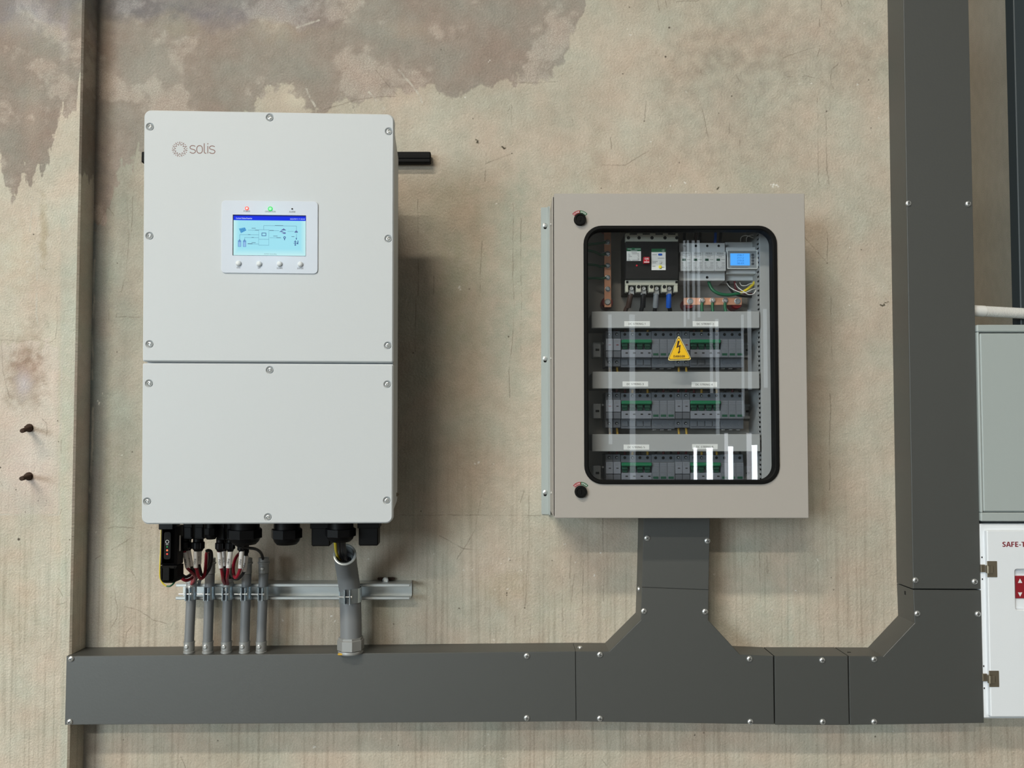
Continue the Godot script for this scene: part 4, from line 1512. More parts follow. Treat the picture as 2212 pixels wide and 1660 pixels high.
# ------------------------------------------------------------------ inside the cabinet
func slab(b: MB, x0: float, y0: float, x1: float, y1: float, z0: float, z1: float, ch := 0.0006) -> void:    # a box measured on its front face
	var a := P(x0, y1, z1)
	var c := P(x1, y0, z1)
	b.box(Vector3(a.x, a.y, z0), Vector3(c.x, c.y, z1), ch)


func base_at(px: float, py: float, z: float) -> Vector3:
	var p := P(px, py, z)
	return Vector3(p.x, p.y, 0.0105)


func terminal(t: Node3D, px: float, py: float, z: float, r := 3.3, bright := false) -> void:
	var k := 1.0 / 905.0
	var b := MB.new(t.position)
	b.lathe([[r * k, 0.0003], [r * k * 0.72, 0.0], [r * k * 0.72, -0.0006]], facing(P(px, py, z)), 14)
	b.lathe([[r * k * 0.95, 0.00005], [0.0, 0.00006]], facing(P(px, py, z)), 14)
	var o := obj("terminal_hole", b, M.dark_hole, t)
	if bright:
		b = MB.new(t.position)
		b.lathe([[r * k * 0.55, 0.0001], [r * k * 0.4, 0.0005], [0.0, 0.0005]], facing(P(px + 0.6, py + 0.5, z)), 10)
		obj("terminal_screw", b, M.dull_zinc, o)


func fuse(x: float, y: float, label: String, red: bool) -> void:
	var t := thing("fuse_holder", label, "fuse holder", base_at(x + 8, y + 77, 0.082), "grey fuse holders in the cabinet")
	var b := MB.new(t.position)
	slab(b, x, y, x + 15.5, y + 76.5, 0.021, 0.082)
	obj("body", b, M.mcb_grey, t)
	b = MB.new(t.position)
	slab(b, x + 1.2, y + 16.5, x + 16.6, y + 42.2, 0.082, 0.104)
	var c := obj("carrier", b, M.mcb_pale, t)
	b = MB.new(t.position)
	slab(b, x + 7.0, y + 29.0, x + 12.0, y + 31.0, 0.104, 0.1046, 0.0)
	obj("indicator", b, M.wire_dark_red if red else M.ink, c)
	b = MB.new(t.position)
	slab(b, x + 4.0, y + 20.0, x + 13.5, y + 20.9, 0.104, 0.1043, 0.0)
	slab(b, x + 4.0, y + 23.0, x + 11.5, y + 23.8, 0.104, 0.1043, 0.0)
	obj("print", b, M.grey_ink, c)
	b = MB.new(t.position)
	slab(b, x + 1.2, y + 43.2, x + 16.6, y + 57.0, 0.082, 0.103)
	obj("flap", b, M.mcb_dark, t)
	terminal(t, x + 7.6, y + 6.6, 0.082, 3.3, true)
	terminal(t, x + 7.6, y + 67.0, 0.082, 3.3, true)


func breaker(x: float, y: float, label: String) -> void:
	var t := thing("circuit_breaker", label, "breaker", base_at(x + 32, y + 79, 0.082), "four-pole breakers in the cabinet")
	var b := MB.new(t.position)
	slab(b, x, y + 1.5, x + 65.5, y + 78.5, 0.021, 0.082)
	obj("body", b, M.mcb_grey, t)
	b = MB.new(t.position)
	slab(b, x + 1.4, y + 17.5, x + 66.6, y + 40.0, 0.082, 0.0935)
	slab(b, x + 1.4, y + 40.0, x + 66.6, y + 57.0, 0.082, 0.1045)
	obj("nose", b, M.mcb_pale, t)
	b = MB.new(t.position)
	slab(b, x + 2.2, y + 18.0, x + 67.4, y + 26.0, 0.094, 0.115, 0.002)
	obj("handle_bar", b, M.handle_green, t)
	for i in 4:
		var c := x + 2.6 + i * 16.3
		b = MB.new(t.position)
		slab(b, c, y + 26.0, c + 13.0, y + 34.0, 0.0935, 0.107, 0.002)
		slab(b, c + 1.0, y + 33.0, c + 12.0, y + 39.5, 0.0935, 0.1015, 0.0015)
		obj("toggle", b, M.handle_green_deep, t)
		b = MB.new(t.position)
		slab(b, c + 7.2, y + 46.0, c + 12.4, y + 48.8, 0.1045, 0.1049, 0.0)
		obj("position_window", b, M.ink, t)
		b = MB.new(t.position)
		slab(b, c - 1.2, y + 61.5, c + 13.2, y + 74.0, 0.082, 0.0845, 0.0012)
		obj("terminal_cover", b, M.mcb_grey, t)
		terminal(t, x + 8.2 + 16.35 * i, y + 7.2, 0.082, 3.2, i == 1)


func arrester(x: float, y: float, label: String) -> void:
	var t := thing("surge_arrester", label, "surge arrester", base_at(x + 24, y + 79, 0.082), "three-pole surge arresters in the cabinet")
	var b := MB.new(t.position)
	slab(b, x, y, x + 48.5, y + 79.0, 0.021, 0.082)
	obj("base", b, M.mcb_grey, t)
	for i in 3:
		var c := x + 0.9 + i * 16.5
		b = MB.new(t.position)
		slab(b, c, y + 17.5, c + 15.8, y + 57.0, 0.082, 0.1055)
		var o := obj("cartridge", b, M.mcb_grey, t)
		b = MB.new(t.position)
		for q in [[19.4, 20.6], [23.2, 24.4]]: slab(b, c + 0.8, y + q[0], c + 15.0, y + q[1], 0.1055, 0.1059, 0.0)
		for q in [[27.5, 9.0], [30.2, 11.0], [33.0, 8.0], [35.8, 10.5]]: slab(b, c + 2.0, y + q[0], c + 2.0 + q[1], y + q[0] + 0.7, 0.1055, 0.1057, 0.0)
		obj("print", b, M.mcb_pale, o)
		text("CE", o, P(c + 5.0, y + 43.5, 0.1055) - t.position, Vector2(0.0055, 0.0034), M.mcb_pale, 0.0, 0.0002)
		b = MB.new(t.position)
		slab(b, c + 2.0, y + 48.0, c + 13.5, y + 53.0, 0.1055, 0.1058, 0.0)
		obj("status_window", b, M.handle_green_deep, o)
		terminal(t, x + 8.2 + i * 16.4, y + 7.6, 0.082, 3.3)
		b = MB.new(t.position)
		var ctr := P(x + 8.5 + i * 16.4, y + 68.5, 0.082)
		b.lathe([[0.0056, 0.0], [0.0054, 0.0012], [0.0, 0.0013]], facing(ctr), 16)
		obj("terminal_cover", b, M.mcb_grey, t)
		b = MB.new(t.position)
		slab(b, x + 1.5 + i * 16.4, y + 80.2, x + 9.0 + i * 16.4, y + 81.8, 0.05, 0.06, 0.0)
		obj("contact", b, M.steel, t)


func wire(called: String, label: String, list: Array, r: float, m: Material, group := "") -> Node3D:
	var p := []
	for q in list: p.append(P(q[0], q[1], q[2]))
	var lowest: Vector3 = p[0]
	for q in p:
		if q.y < lowest.y: lowest = q
	var t := thing(called, label, "wire", lowest, group)
	var b := MB.new(lowest)
	b.tube(curve(p, 6), r, 10)
	obj("insulation", b, m, t)
	return t


func cabinet_contents() -> void:
	var tops := [715.5, 848.0, 982.0]
	var row_names := ["top row", "middle row", "bottom row"]
	# slotted ducts with their covers
	var ducts := [[1278, 673.0, 1640.5, 709.0], [1279.5, 803.3, 1640.5, 840.0], [1279, 938.5, 1642, 975.8]]
	var stickers := [[1376.2, 699.8, "DC STRING 1"], [1524.0, 700.0, "DC STRING 2"], [1372.5, 830.0, "DC STRING 3"], [1521.5, 831.0, "DC STRING 4"], [1374.8, 966.5, "DC STRING 5"], [1522.8, 965.5, "DC STRING 6"]]
	for k in 3:
		var d: Array = ducts[k]
		var t := thing("wiring_duct", "grey wiring duct with a flat stickered cover above the %s of breakers" % row_names[k], "wiring duct", base_at(1460, d[3], 0.118), "level wiring ducts in the cabinet")
		var b := MB.new(t.position)
		slab(b, d[0] + 2, d[1] + 1.5, d[2] - 2, d[3] - 1.5, 0.0106, 0.112, 0.0)
		obj("trough", b, M.mcb_dark, t)
		b = MB.new(t.position)
		slab(b, d[0], d[1], d[2], d[3], 0.108, 0.118, 0.001)
		obj("cover", b, M.duct_grey, t)
		for s in 2:
			var q: Array = stickers[2 * k + s]
			b = MB.new(t.position)
			slab(b, q[0] - 27.6, q[1] - 5.6, q[0] + 27.6, q[1] + 5.6, 0.118, 0.1184, 0.0)
			var o := obj("sticker", b, M.label_white, t)
			o.set_meta("label", "white sticker reading %s" % q[2])
			text(q[2], o, P(q[0] - 0.3, q[1] + 0.2, 0.1184) - t.position, Vector2(0.0400, 0.0046), M.ink, 0.0, 0.0002)
	var t := thing("wiring_duct", "tall upright wiring duct with slotted side at the right of the cabinet window", "wiring duct", base_at(1655, 1060, 0.11))
	var b := MB.new(t.position)
	var xl := P(1644.5, 800, 0.112).x
	var ya := P(1650, 1075, 0.11).y
	var yb := P(1650, 470, 0.11).y
	b.box(Vector3(xl, ya, 0.0106), Vector3(xl + 0.038, yb, 0.024))
	b.box(Vector3(xl, ya, 0.024), Vector3(xl + 0.0018, yb, 0.086))
	b.box(Vector3(xl + 0.036, ya, 0.0106), Vector3(xl + 0.038, yb, 0.104))
	obj("trough", b, M.duct_grey, t)
	b = MB.new(t.position)
	b.box(Vector3(xl - 0.0006, ya, 0.104), Vector3(xl + 0.0386, yb, 0.112), 0.001)
	obj("cover", b, M.duct_grey, t)
	var step := 10.2 / 905.0
	var y := ya
	while y < yb:
		b = MB.new(t.position)
		b.box(Vector3(xl, y, 0.086), Vector3(xl + 0.0018, y + step * 0.56, 0.105))
		obj("slotted_finger", b, M.duct_grey, t)
		y += step
	# rows
	for k in 3:
		var T: float = tops[k]
		t = thing("mounting_rail", "zinc rail carrying the %s of breakers in the cabinet" % row_names[k], "rail", base_at(1450, T + 56, 0.02), "zinc mounting rails")
		b = MB.new(t.position)
		slab(b, 1280.5, T + 25.5, 1623, T + 30.0, 0.0196, 0.0206, 0.0)
		slab(b, 1280.5, T + 52.0, 1623, T + 57.0, 0.0196, 0.0206, 0.0)
		slab(b, 1280.5, T + 30.0, 1623, T + 52.0, 0.0108, 0.0122, 0.0)
		slab(b, 1280.5, T + 29.6, 1623, T + 30.4, 0.0110, 0.0206, 0.0)
		slab(b, 1280.5, T + 51.6, 1623, T + 52.4, 0.0110, 0.0206, 0.0)
		obj("rail", b, M.dull_zinc, t)
		for x in [1290.0, 1616.0]:
			b = MB.new(t.position)
			var e0 := P(x - 5, T + 43.5, 0.0122)
			var e1 := P(x + 5, T + 38.5, 0.0122)
			b.prism(rr(e0.x, e0.y, e1.x, e1.y, [0.0026], 4), 0.0122, 0.0126)
			obj("slot_hole", b, M.dark_hole, t)
		t = thing("end_clamp", "pale metal end clamp at the left end of the %s of breakers" % row_names[k], "clamp", base_at(1291, T + 57, 0.08), "end clamps left of the breaker rows")
		b = MB.new(t.position)
		slab(b, 1281.5, T + 24.5, 1298.0, T + 56.5, 0.0206, 0.062, 0.0012)
		obj("body", b, M.duct_grey, t)
		b = MB.new(t.position)
		slab(b, 1286.5, T + 38.0, 1294.5, T + 43.0, 0.062, 0.0623, 0.0)
		obj("slot", b, M.dark_hole, t)
		b = MB.new(t.position)
		b.lathe([[0.0030, 0.0], [0.0030, 0.006], [0.0022, 0.0066], [0.0, 0.0066]], facing(P(1301.5, T + 27.5, 0.05)), 12)
		obj("clamp_screw", b, M.dull_zinc, t)
		for s in 2:
			var name := "in the %s half of the %s" % ["left" if s == 0 else "right", row_names[k]]
			var half := "%s half of %s" % ["left" if s == 0 else "right", row_names[k]]
			var x0 := 1308.0 if s == 0 else 1457.3
			fuse(x0, T, "first grey fuse holder %s of breakers" % name, s == 0 and k < 2)
			fuse(x0 + 16.4, T, "grey fuse holder touching the green-handled breaker %s" % name, k == 0)
			breaker(x0 + (33.4 if s == 0 else 33.2), T, "four-pole breaker with a green handle bar %s" % name)
			arrester(x0 + (100.0 if s == 0 else 99.5), T, "dark grey three-pole surge arrester %s of breakers" % name)
			# short wires between duct and devices
			var n := 0
			for q in [[7.6, 0, "red"], [24.0, 0, "red"], [41.6, 1, "red"], [58.0, 1, "ochre"], [74.3, 1, "black"], [90.6, 1, "ochre"], [108.2, 2, "black"], [124.6, 2, "red"], [141.0, 2, "black"]]:
				var tint: Material = {"red": M.wire_dark_red, "ochre": M.wire_ochre, "black": M.wire_black}[q[2]]
				var x: float = x0 + q[0]
				var word: String = {"red": "dark red", "ochre": "yellow", "black": "black"}[q[2]]
				wire("link_wire", "%s wire into %s terminal of %s, %s" % [word, ["first", "second", "first", "second", "third", "last", "first", "middle", "last"][n], ["fuse holders", "breaker", "surge arrester"][q[1]], half], [[x, T + 4, 0.060], [x + 0.5, T - 3, 0.062], [x + 2.5 * sin(n * 2.1), T - 14, 0.064]], 0.0030, tint, "short wires into the device tops")
				n += 1
			for i in 2:
				var x := x0 + 8.0 + i * 16.4
				wire("link_wire", "short yellow wire below %s fuse holder, %s" % [["first", "second"][i], half], [[x, T + 72, 0.060], [x + 0.6, T + 80, 0.060], [x + 2.0, T + 95, 0.064]], 0.0028, M.wire_ochre, "short yellow wires below the fuse holders")
	main_breaker()
	# four white surge modules on their base
	t = thing("surge_protector", "white surge protector with four plug-in modules beside the energy meter", "surge protector", base_at(1516, 607, 0.06))
	b = MB.new(t.position)
	slab(b, 1467, 525, 1565.8, 546, 0.0106, 0.075)
	slab(b, 1467, 546, 1565.8, 585, 0.0106, 0.070)
	slab(b, 1467, 587, 1565.8, 606.5, 0.0106, 0.075)
	obj("base", b, M.module_white, t)
	for i in 4:
		var x := 1470.0 + i * 24.65
		b = MB.new(t.position)
		slab(b, x, 544, x + 24.0, 585.5, 0.070, 0.099, 0.001)
		var o := obj("module", b, M.module_white, t)
		text("FEEO", o, P(x + 12.0, 547.8, 0.099) - t.position, Vector2(0.0148, 0.0036), M.grey_ink, 0.0, 0.0002, true)
		b = MB.new(t.position)
		slab(b, x + 4.0, 559.0, x + 11.5, 563.8, 0.099, 0.0994, 0.0)
		obj("status_window", b, M.handle_green_deep, o)
		b = MB.new(t.position)
		for q in [[551.5, 4.0, 20.0], [554.3, 8.0, 16.0], [560.5, 14.0, 21.5], [567.5, 2.5, 6.5], [567.5, 15.0, 21.5], [570.5, 2.5, 6.0], [570.5, 15.0, 21.0], [574.0, 2.5, 7.0], [574.0, 15.0, 22.0], [577.2, 3.0, 10.0], [577.2, 12.0, 21.5], [580.6, 2.5, 21.5]]: slab(b, x + q[1], q[0], x + q[2], q[0] + 0.7, 0.099, 0.0992, 0.0)
		obj("print", b, M.grey_ink, o)
		terminal(t, x + 8.5, 531.5, 0.075, 2.8)
	terminal(t, 1527.4, 599.6, 0.075, 3.0)
	meter()
	busbars()
	cabinet_wires()


func main_breaker() -> void:
	var t := thing("main_breaker", "black and cream main breaker with a red ON switch at the top of the cabinet", "breaker", base_at(1408, 633, 0.1))
	var b := MB.new(t.position)
	slab(b, 1351.5, 522, 1465.5, 604, 0.088, 0.112, 0.0015)
	slab(b, 1351.0, 503, 1465.5, 630, 0.0106, 0.088, 0.0015)
	obj("body", b, M.breaker_black, t)
	b = MB.new(t.position)
	slab(b, 1351.5, 503.5, 1465, 522, 0.088, 0.104, 0.0012)
	var top := obj("upper_terminal_block", b, M.breaker_cream, t)
	for x in [1357.5, 1380.5, 1408.5, 1436.5, 1462.0]:
		b = MB.new(t.position)
		b.lathe([[0.0042, 0.0], [0.0, 0.0003]], facing(P(x, 514, 0.104)), 14)
		obj("screw_hole", b, M.dark_hole, top)
	for x in [1360.0, 1388.0, 1416.0, 1443.0]:
		b = MB.new(t.position)
		slab(b, x, 504.5, x + 16, 507.5, 0.104, 0.1043, 0.0)
		obj("gap", b, M.dark_hole, top)
	b = MB.new(t.position)
	slab(b, 1351.5, 604, 1464.5, 616.5, 0.088, 0.104, 0.0012)
	# fingers between the cable lugs
	for x in [[1351.5, 1357.5], [1374.5, 1385.0], [1402.0, 1413.0], [1429.5, 1441.0], [1456.5, 1464.5]]:
		slab(b, x[0], 616, x[1], 631.5, 0.088, 0.104, 0.0012)
	slab(b, 1357.5, 616, 1456.5, 629, 0.086, 0.0885, 0.0)
	var low := obj("lower_terminal_block", b, M.breaker_cream, t)
	for x in [1379.7, 1407.5, 1435.2]:
		b = MB.new(t.position)
		b.lathe([[0.0044, 0.0], [0.0, 0.0003]], facing(P(x, 620, 0.104)), 16)
		obj("screw_hole", b, M.dark_hole, low)
	for x in [1355.0, 1461.5]:
		b = MB.new(t.position)
		slab(b, x - 2.5, 607, x + 2.5, 612.5, 0.104, 0.1044, 0.0)
		obj("corner_hole", b, M.dark_hole, low)
	for x in [1364.0, 1390.2, 1418.0, 1445.4]:
		b = MB.new(t.position)
		slab(b, x - 8.0, 616.3, x + 8.0, 630, 0.0885, 0.0889, 0.0)
		obj("lug_recess", b, M.dark_hole, low)
		b = MB.new(t.position)
		b.lathe([[0.0050, 0.0], [0.0050, 0.004], [0.0038, 0.0052], [0.0020, 0.0052], [0.0018, 0.003], [0.0, 0.003]], facing(P(x, 624.3, 0.0945)), 16)
		obj("lug_screw", b, M.steel, low)
		b = MB.new(t.position)
		slab(b, x - 6.0, 626, x + 6.0, 637, 0.088, 0.0955, 0.001)
		obj("cable_lug", b, M.dull_zinc, low)
	# rating label
	b = MB.new(t.position)
	slab(b, 1353.8, 543, 1384.6, 564.0, 0.112, 0.1124, 0.0)
	var lab := obj("rating_label", b, M.label_white, t)
	b = MB.new(t.position)
	slab(b, 1353.8, 535.7, 1384.6, 543, 0.112, 0.1125, 0.0)
	obj("green_band", b, M.print_green, lab)
	b = MB.new(t.position)
	for q in [[1356, 1364.5, 538.0], [1371, 1384, 538.0], [1362, 1376.5, 541.0]]: slab(b, q[0], q[2], q[1], q[2] + 0.9, 0.1125, 0.1127, 0.0)
	obj("green_band_print", b, M.label_white, lab)
	b = MB.new(t.position)
	for q in [[1364, 1376, 545.0], [1357.5, 1359.5, 548.5], [1365, 1380.5, 548.0], [1357.5, 1361.5, 551.0], [1377, 1381, 551.0], [1357.5, 1365, 554.0], [1378, 1381, 554.0], [1357.5, 1359.5, 557.5], [1377, 1381, 557.5], [1357.5, 1359.5, 560.0], [1377.5, 1381, 560.0], [1355, 1362.5, 562.3], [1366, 1380, 562.3]]: slab(b, q[0], q[2], q[1], q[2] + 0.8, 0.1124, 0.1126, 0.0)
	obj("print", b, M.grey_ink, lab)
	# leakage unit label
	b = MB.new(t.position)
	slab(b, 1407.4, 545, 1437.8, 583.8, 0.112, 0.1124, 0.0)
	var lk := obj("test_label", b, M.label_white, t)
	b = MB.new(t.position)
	slab(b, 1407.4, 537.6, 1437.8, 545, 0.112, 0.1125, 0.0)
	obj("green_band", b, M.print_green, lk)
	text("CE", lk, P(1432.6, 541.6, 0.1125) - t.position, Vector2(0.0056, 0.0042), M.white_ink, 0.0, 0.0002)
	b = MB.new(t.position)
	for q in [[1409, 1419, 550.0], [1421, 1435, 557.5], [1409.5, 1420.5, 564.5], [1409.5, 1417.5, 567.6], [1409, 1416, 575.0], [1430, 1435.5, 577.0]]: slab(b, q[0], q[2], q[1], q[2] + 0.9, 0.1124, 0.1126, 0.0)
	obj("print", b, M.grey_ink, lk)
	b = MB.new(t.position)
	var e0 := P(1421.5, 552.6, 0.1124)
	var e1 := P(1430.5, 548.2, 0.1124)
	b.prism(rr(e0.x, e0.y, e1.x, e1.y, [0.0023], 4), 0.1124, 0.1134)
	obj("dial", b, M.wire_blue, lk)
	for q in [[1426.0, 567.3, "button_plastic"], [1426.0, 577.2, "button_yellow"]]:
		b = MB.new(t.position)
		b.lathe([[0.0040, 0.0], [0.0040, 0.0015], [0.0030, 0.0022], [0.0, 0.0023]], facing(P(q[0], q[1], 0.1124)), 18)
		obj("push_button", b, M[q[2]], lk)
	# switch
	b = MB.new(t.position)
	slab(b, 1390.0, 541, 1403.0, 556, 0.112, 0.1122, 0.0)
	obj("switch_slot", b, M.dark_hole, t)
	b = MB.new(t.position)
	slab(b, 1390.3, 555, 1403.4, 569.0, 0.112, 0.122, 0.001)
	var sw := obj("switch_handle", b, M.switch_red, t)
	text("ON", sw, P(1396.9, 559.2, 0.122) - t.position, Vector2(0.0088, 0.0046), M.white_ink, 0.0, 0.0002, true)
	b = MB.new(t.position)
	slab(b, 1396.3, 562.0, 1397.3, 564.2, 0.122, 0.1223, 0.0)
	slab(b, 1391.2, 565.6, 1402.6, 567.4, 0.122, 0.1223, 0.0)
	obj("print", b, M.white_ink, sw)
	b = MB.new(t.position)
	b.lathe([[0.0024, 0.0], [0.0020, 0.0010], [0.0, 0.0012]], facing(P(1375.6, 574.0, 0.112)), 12)
	obj("trip_button", b, M.switch_red, t)


func meter() -> void:
	var t := thing("energy_meter", "pale energy meter with a lit blue display", "meter", base_at(1600, 607, 0.06))
	var b := MB.new(t.position)
	slab(b, 1567.5, 523, 1630, 606.5, 0.0106, 0.055, 0.001)
	slab(b, 1569.5, 533.5, 1632.5, 592.0, 0.055, 0.078, 0.0015)
	obj("body", b, M.module_white, t)
	b = MB.new(t.position)
	slab(b, 1571, 541, 1635.5, 581, 0.078, 0.092, 0.0012)
	var f := obj("front", b, M.meter_frame, t)
	b = MB.new(t.position)
	var o0 := P(1570.5, 581.6, 0.092)
	var o1 := P(1636, 540.5, 0.092)
	var i0 := P(1572.5, 579.8, 0.092)
	var i1 := P(1634.2, 542.3, 0.092)
	b.ring(rr(o0.x, o0.y, o1.x, o1.y, [0.002], 4), rr(i0.x, i0.y, i1.x, i1.y, [0.0015], 4), 0.0915, 0.0945)
	obj("rim", b, M.label_white, f)
	b = MB.new(t.position)
	slab(b, 1578, 547.8, 1619.5, 573.5, 0.092, 0.0926, 0.0)
	var scr := obj("meter_display", b, M.meter_blue, t)
	scr.set_meta("label", "lit blue display with rows of figures")
	var n := 0
	for s in ["216.7", "217.2", "219.0", "50.01"]:
		text(s, scr, P(1599.5, 551.5 + n * 5.9, 0.0926) - t.position, Vector2(0.0160, 0.0038), M.wire_blue, 0.0, 0.0002)
		n += 1
	for y in [551.0, 557.2, 563.6, 570.2]:
		b = MB.new(t.position)
		b.lathe([[0.0031, 0.0], [0.0030, 0.0010], [0.0, 0.0013]], facing(P(1626.0, y, 0.092)), 14)
		obj("key", b, M.mcb_dark, f)
	b = MB.new(t.position)
	for q in [[1575.0, 1632.0, 544.6], [1580.0, 1616.0, 577.2]]: slab(b, q[0], q[2], q[1], q[2] + 1.0, 0.092, 0.0922, 0.0)
	obj("print", b, M.grey_ink, f)


func busbars() -> void:
	var t := thing("busbar", "upright copper bar with bolted wires at the left of the cabinet window", "busbar", base_at(1312, 664, 0.05))
	var b := MB.new(t.position)
	slab(b, 1305.6, 478, 1319.6, 664, 0.050, 0.055, 0.0006)
	obj("bar", b, M.copper, t)
	b = MB.new(t.position)
	b.lathe([[0.0145, -0.0390], [0.0145, -0.008], [0.0125, -0.0005], [0.0, -0.001]], facing(P(1312.5, 653, 0.050)), 20)
	b.lathe([[0.0145, -0.0390], [0.0145, -0.008], [0.0125, -0.0005], [0.0, -0.001]], facing(P(1312.5, 486, 0.050)), 20)
	obj("insulator", b, M.insulator_red, t)
	for y in [523.5, 548.5, 574.2, 600.0, 625.0]:
		b = MB.new(t.position)
		b.lathe([[0.0064, 0.0], [0.0064, 0.0012], [0.0058, 0.0013], [0.0056, 0.0042], [0.0042, 0.0056], [0.0, 0.0060]], facing(P(1312.8, y, 0.055)), 18)
		obj("bolt", b, M.zinc, t)
		if y > 540 and y < 560 or y < 530:
			b = MB.new(t.position)
			b.prism(pts([[1306, y - 4], [1301, y - 2.5], [1301, y + 2.5], [1306, y + 4], [1314, y + 5], [1314, y - 5]], 0.0556), 0.0552, 0.0562)
			obj("ring_lug", b, M.dull_zinc, t)
	b = MB.new(t.position)
	b.lathe([[0.0078, 0.0], [0.0078, 0.0015], [0.0062, 0.0030], [0.0052, 0.0030], [0.0050, 0.0012], [0.0, 0.0012]], facing(P(1312.6, 652.6, 0.055)), 22)
	obj("end_bolt", b, M.steel, t)
	t = thing("busbar", "short level copper bar on two dark red insulators below the white surge modules", "busbar", base_at(1540, 659, 0.05))
	b = MB.new(t.position)
	slab(b, 1477, 643.5, 1602.5, 659.0, 0.050, 0.055, 0.0006)
	var bar := obj("bar", b, M.copper, t)
	for x in [1489.5, 1592.0]:
		b = MB.new(t.position)
		b.lathe([[0.0150, -0.0390], [0.0150, -0.008], [0.0130, -0.0005], [0.0, -0.001]], facing(P(x, 654.5, 0.050)), 20)
		obj("insulator", b, M.insulator_red, t)
		b = MB.new(t.position)
		b.lathe([[0.0078, 0.0], [0.0078, 0.0012], [0.0060, 0.0022], [0.0050, 0.0022], [0.0048, 0.001], [0.0, 0.001]], facing(P(x + 1.0, 651, 0.055)), 22)
		obj("end_bolt", b, M.dull_zinc, t)
	for x in [1516.4, 1539.2, 1566.4]:
		b = MB.new(t.position)
		b.lathe([[0.0070, 0.0], [0.0070, 0.0015], [0.0064, 0.0016], [0.0062, 0.0045], [0.0045, 0.0066], [0.0, 0.0074]], facing(P(x, 649.6, 0.055)), 20)
		obj("bolt", b, M.steel, t)
	# a green earth wire on each bolt
	var where := ["first", "second", "third"]
	var n := 0
	for x in [1516.4, 1539.2, 1566.4]:
		wire("earth_wire", "short green wire hanging from the %s domed bolt of the level copper bar" % where[n], [[x, 655, 0.0575], [x - 0.3, 664, 0.059], [x + 1.0 + n, 684, 0.062]], 0.0038, M.wire_green, "green wires below the level copper bar")
		n += 1
	n = 0
	for q in [[523.5, 530], [548.5, 540], [574.2, 571], [600.0, 602]]:
		wire("earth_wire", "green wire running left from the %s bolt down the upright copper bar" % ["topmost", "second", "third", "fourth"][n], [[1308, q[0], 0.0585], [1298, q[0] + 2, 0.057], [1284, (q[0] + q[1]) / 2, 0.05], [1262, q[1], 0.04]], 0.0032, M.wire_green, "green wires left of the upright copper bar")
		n += 1


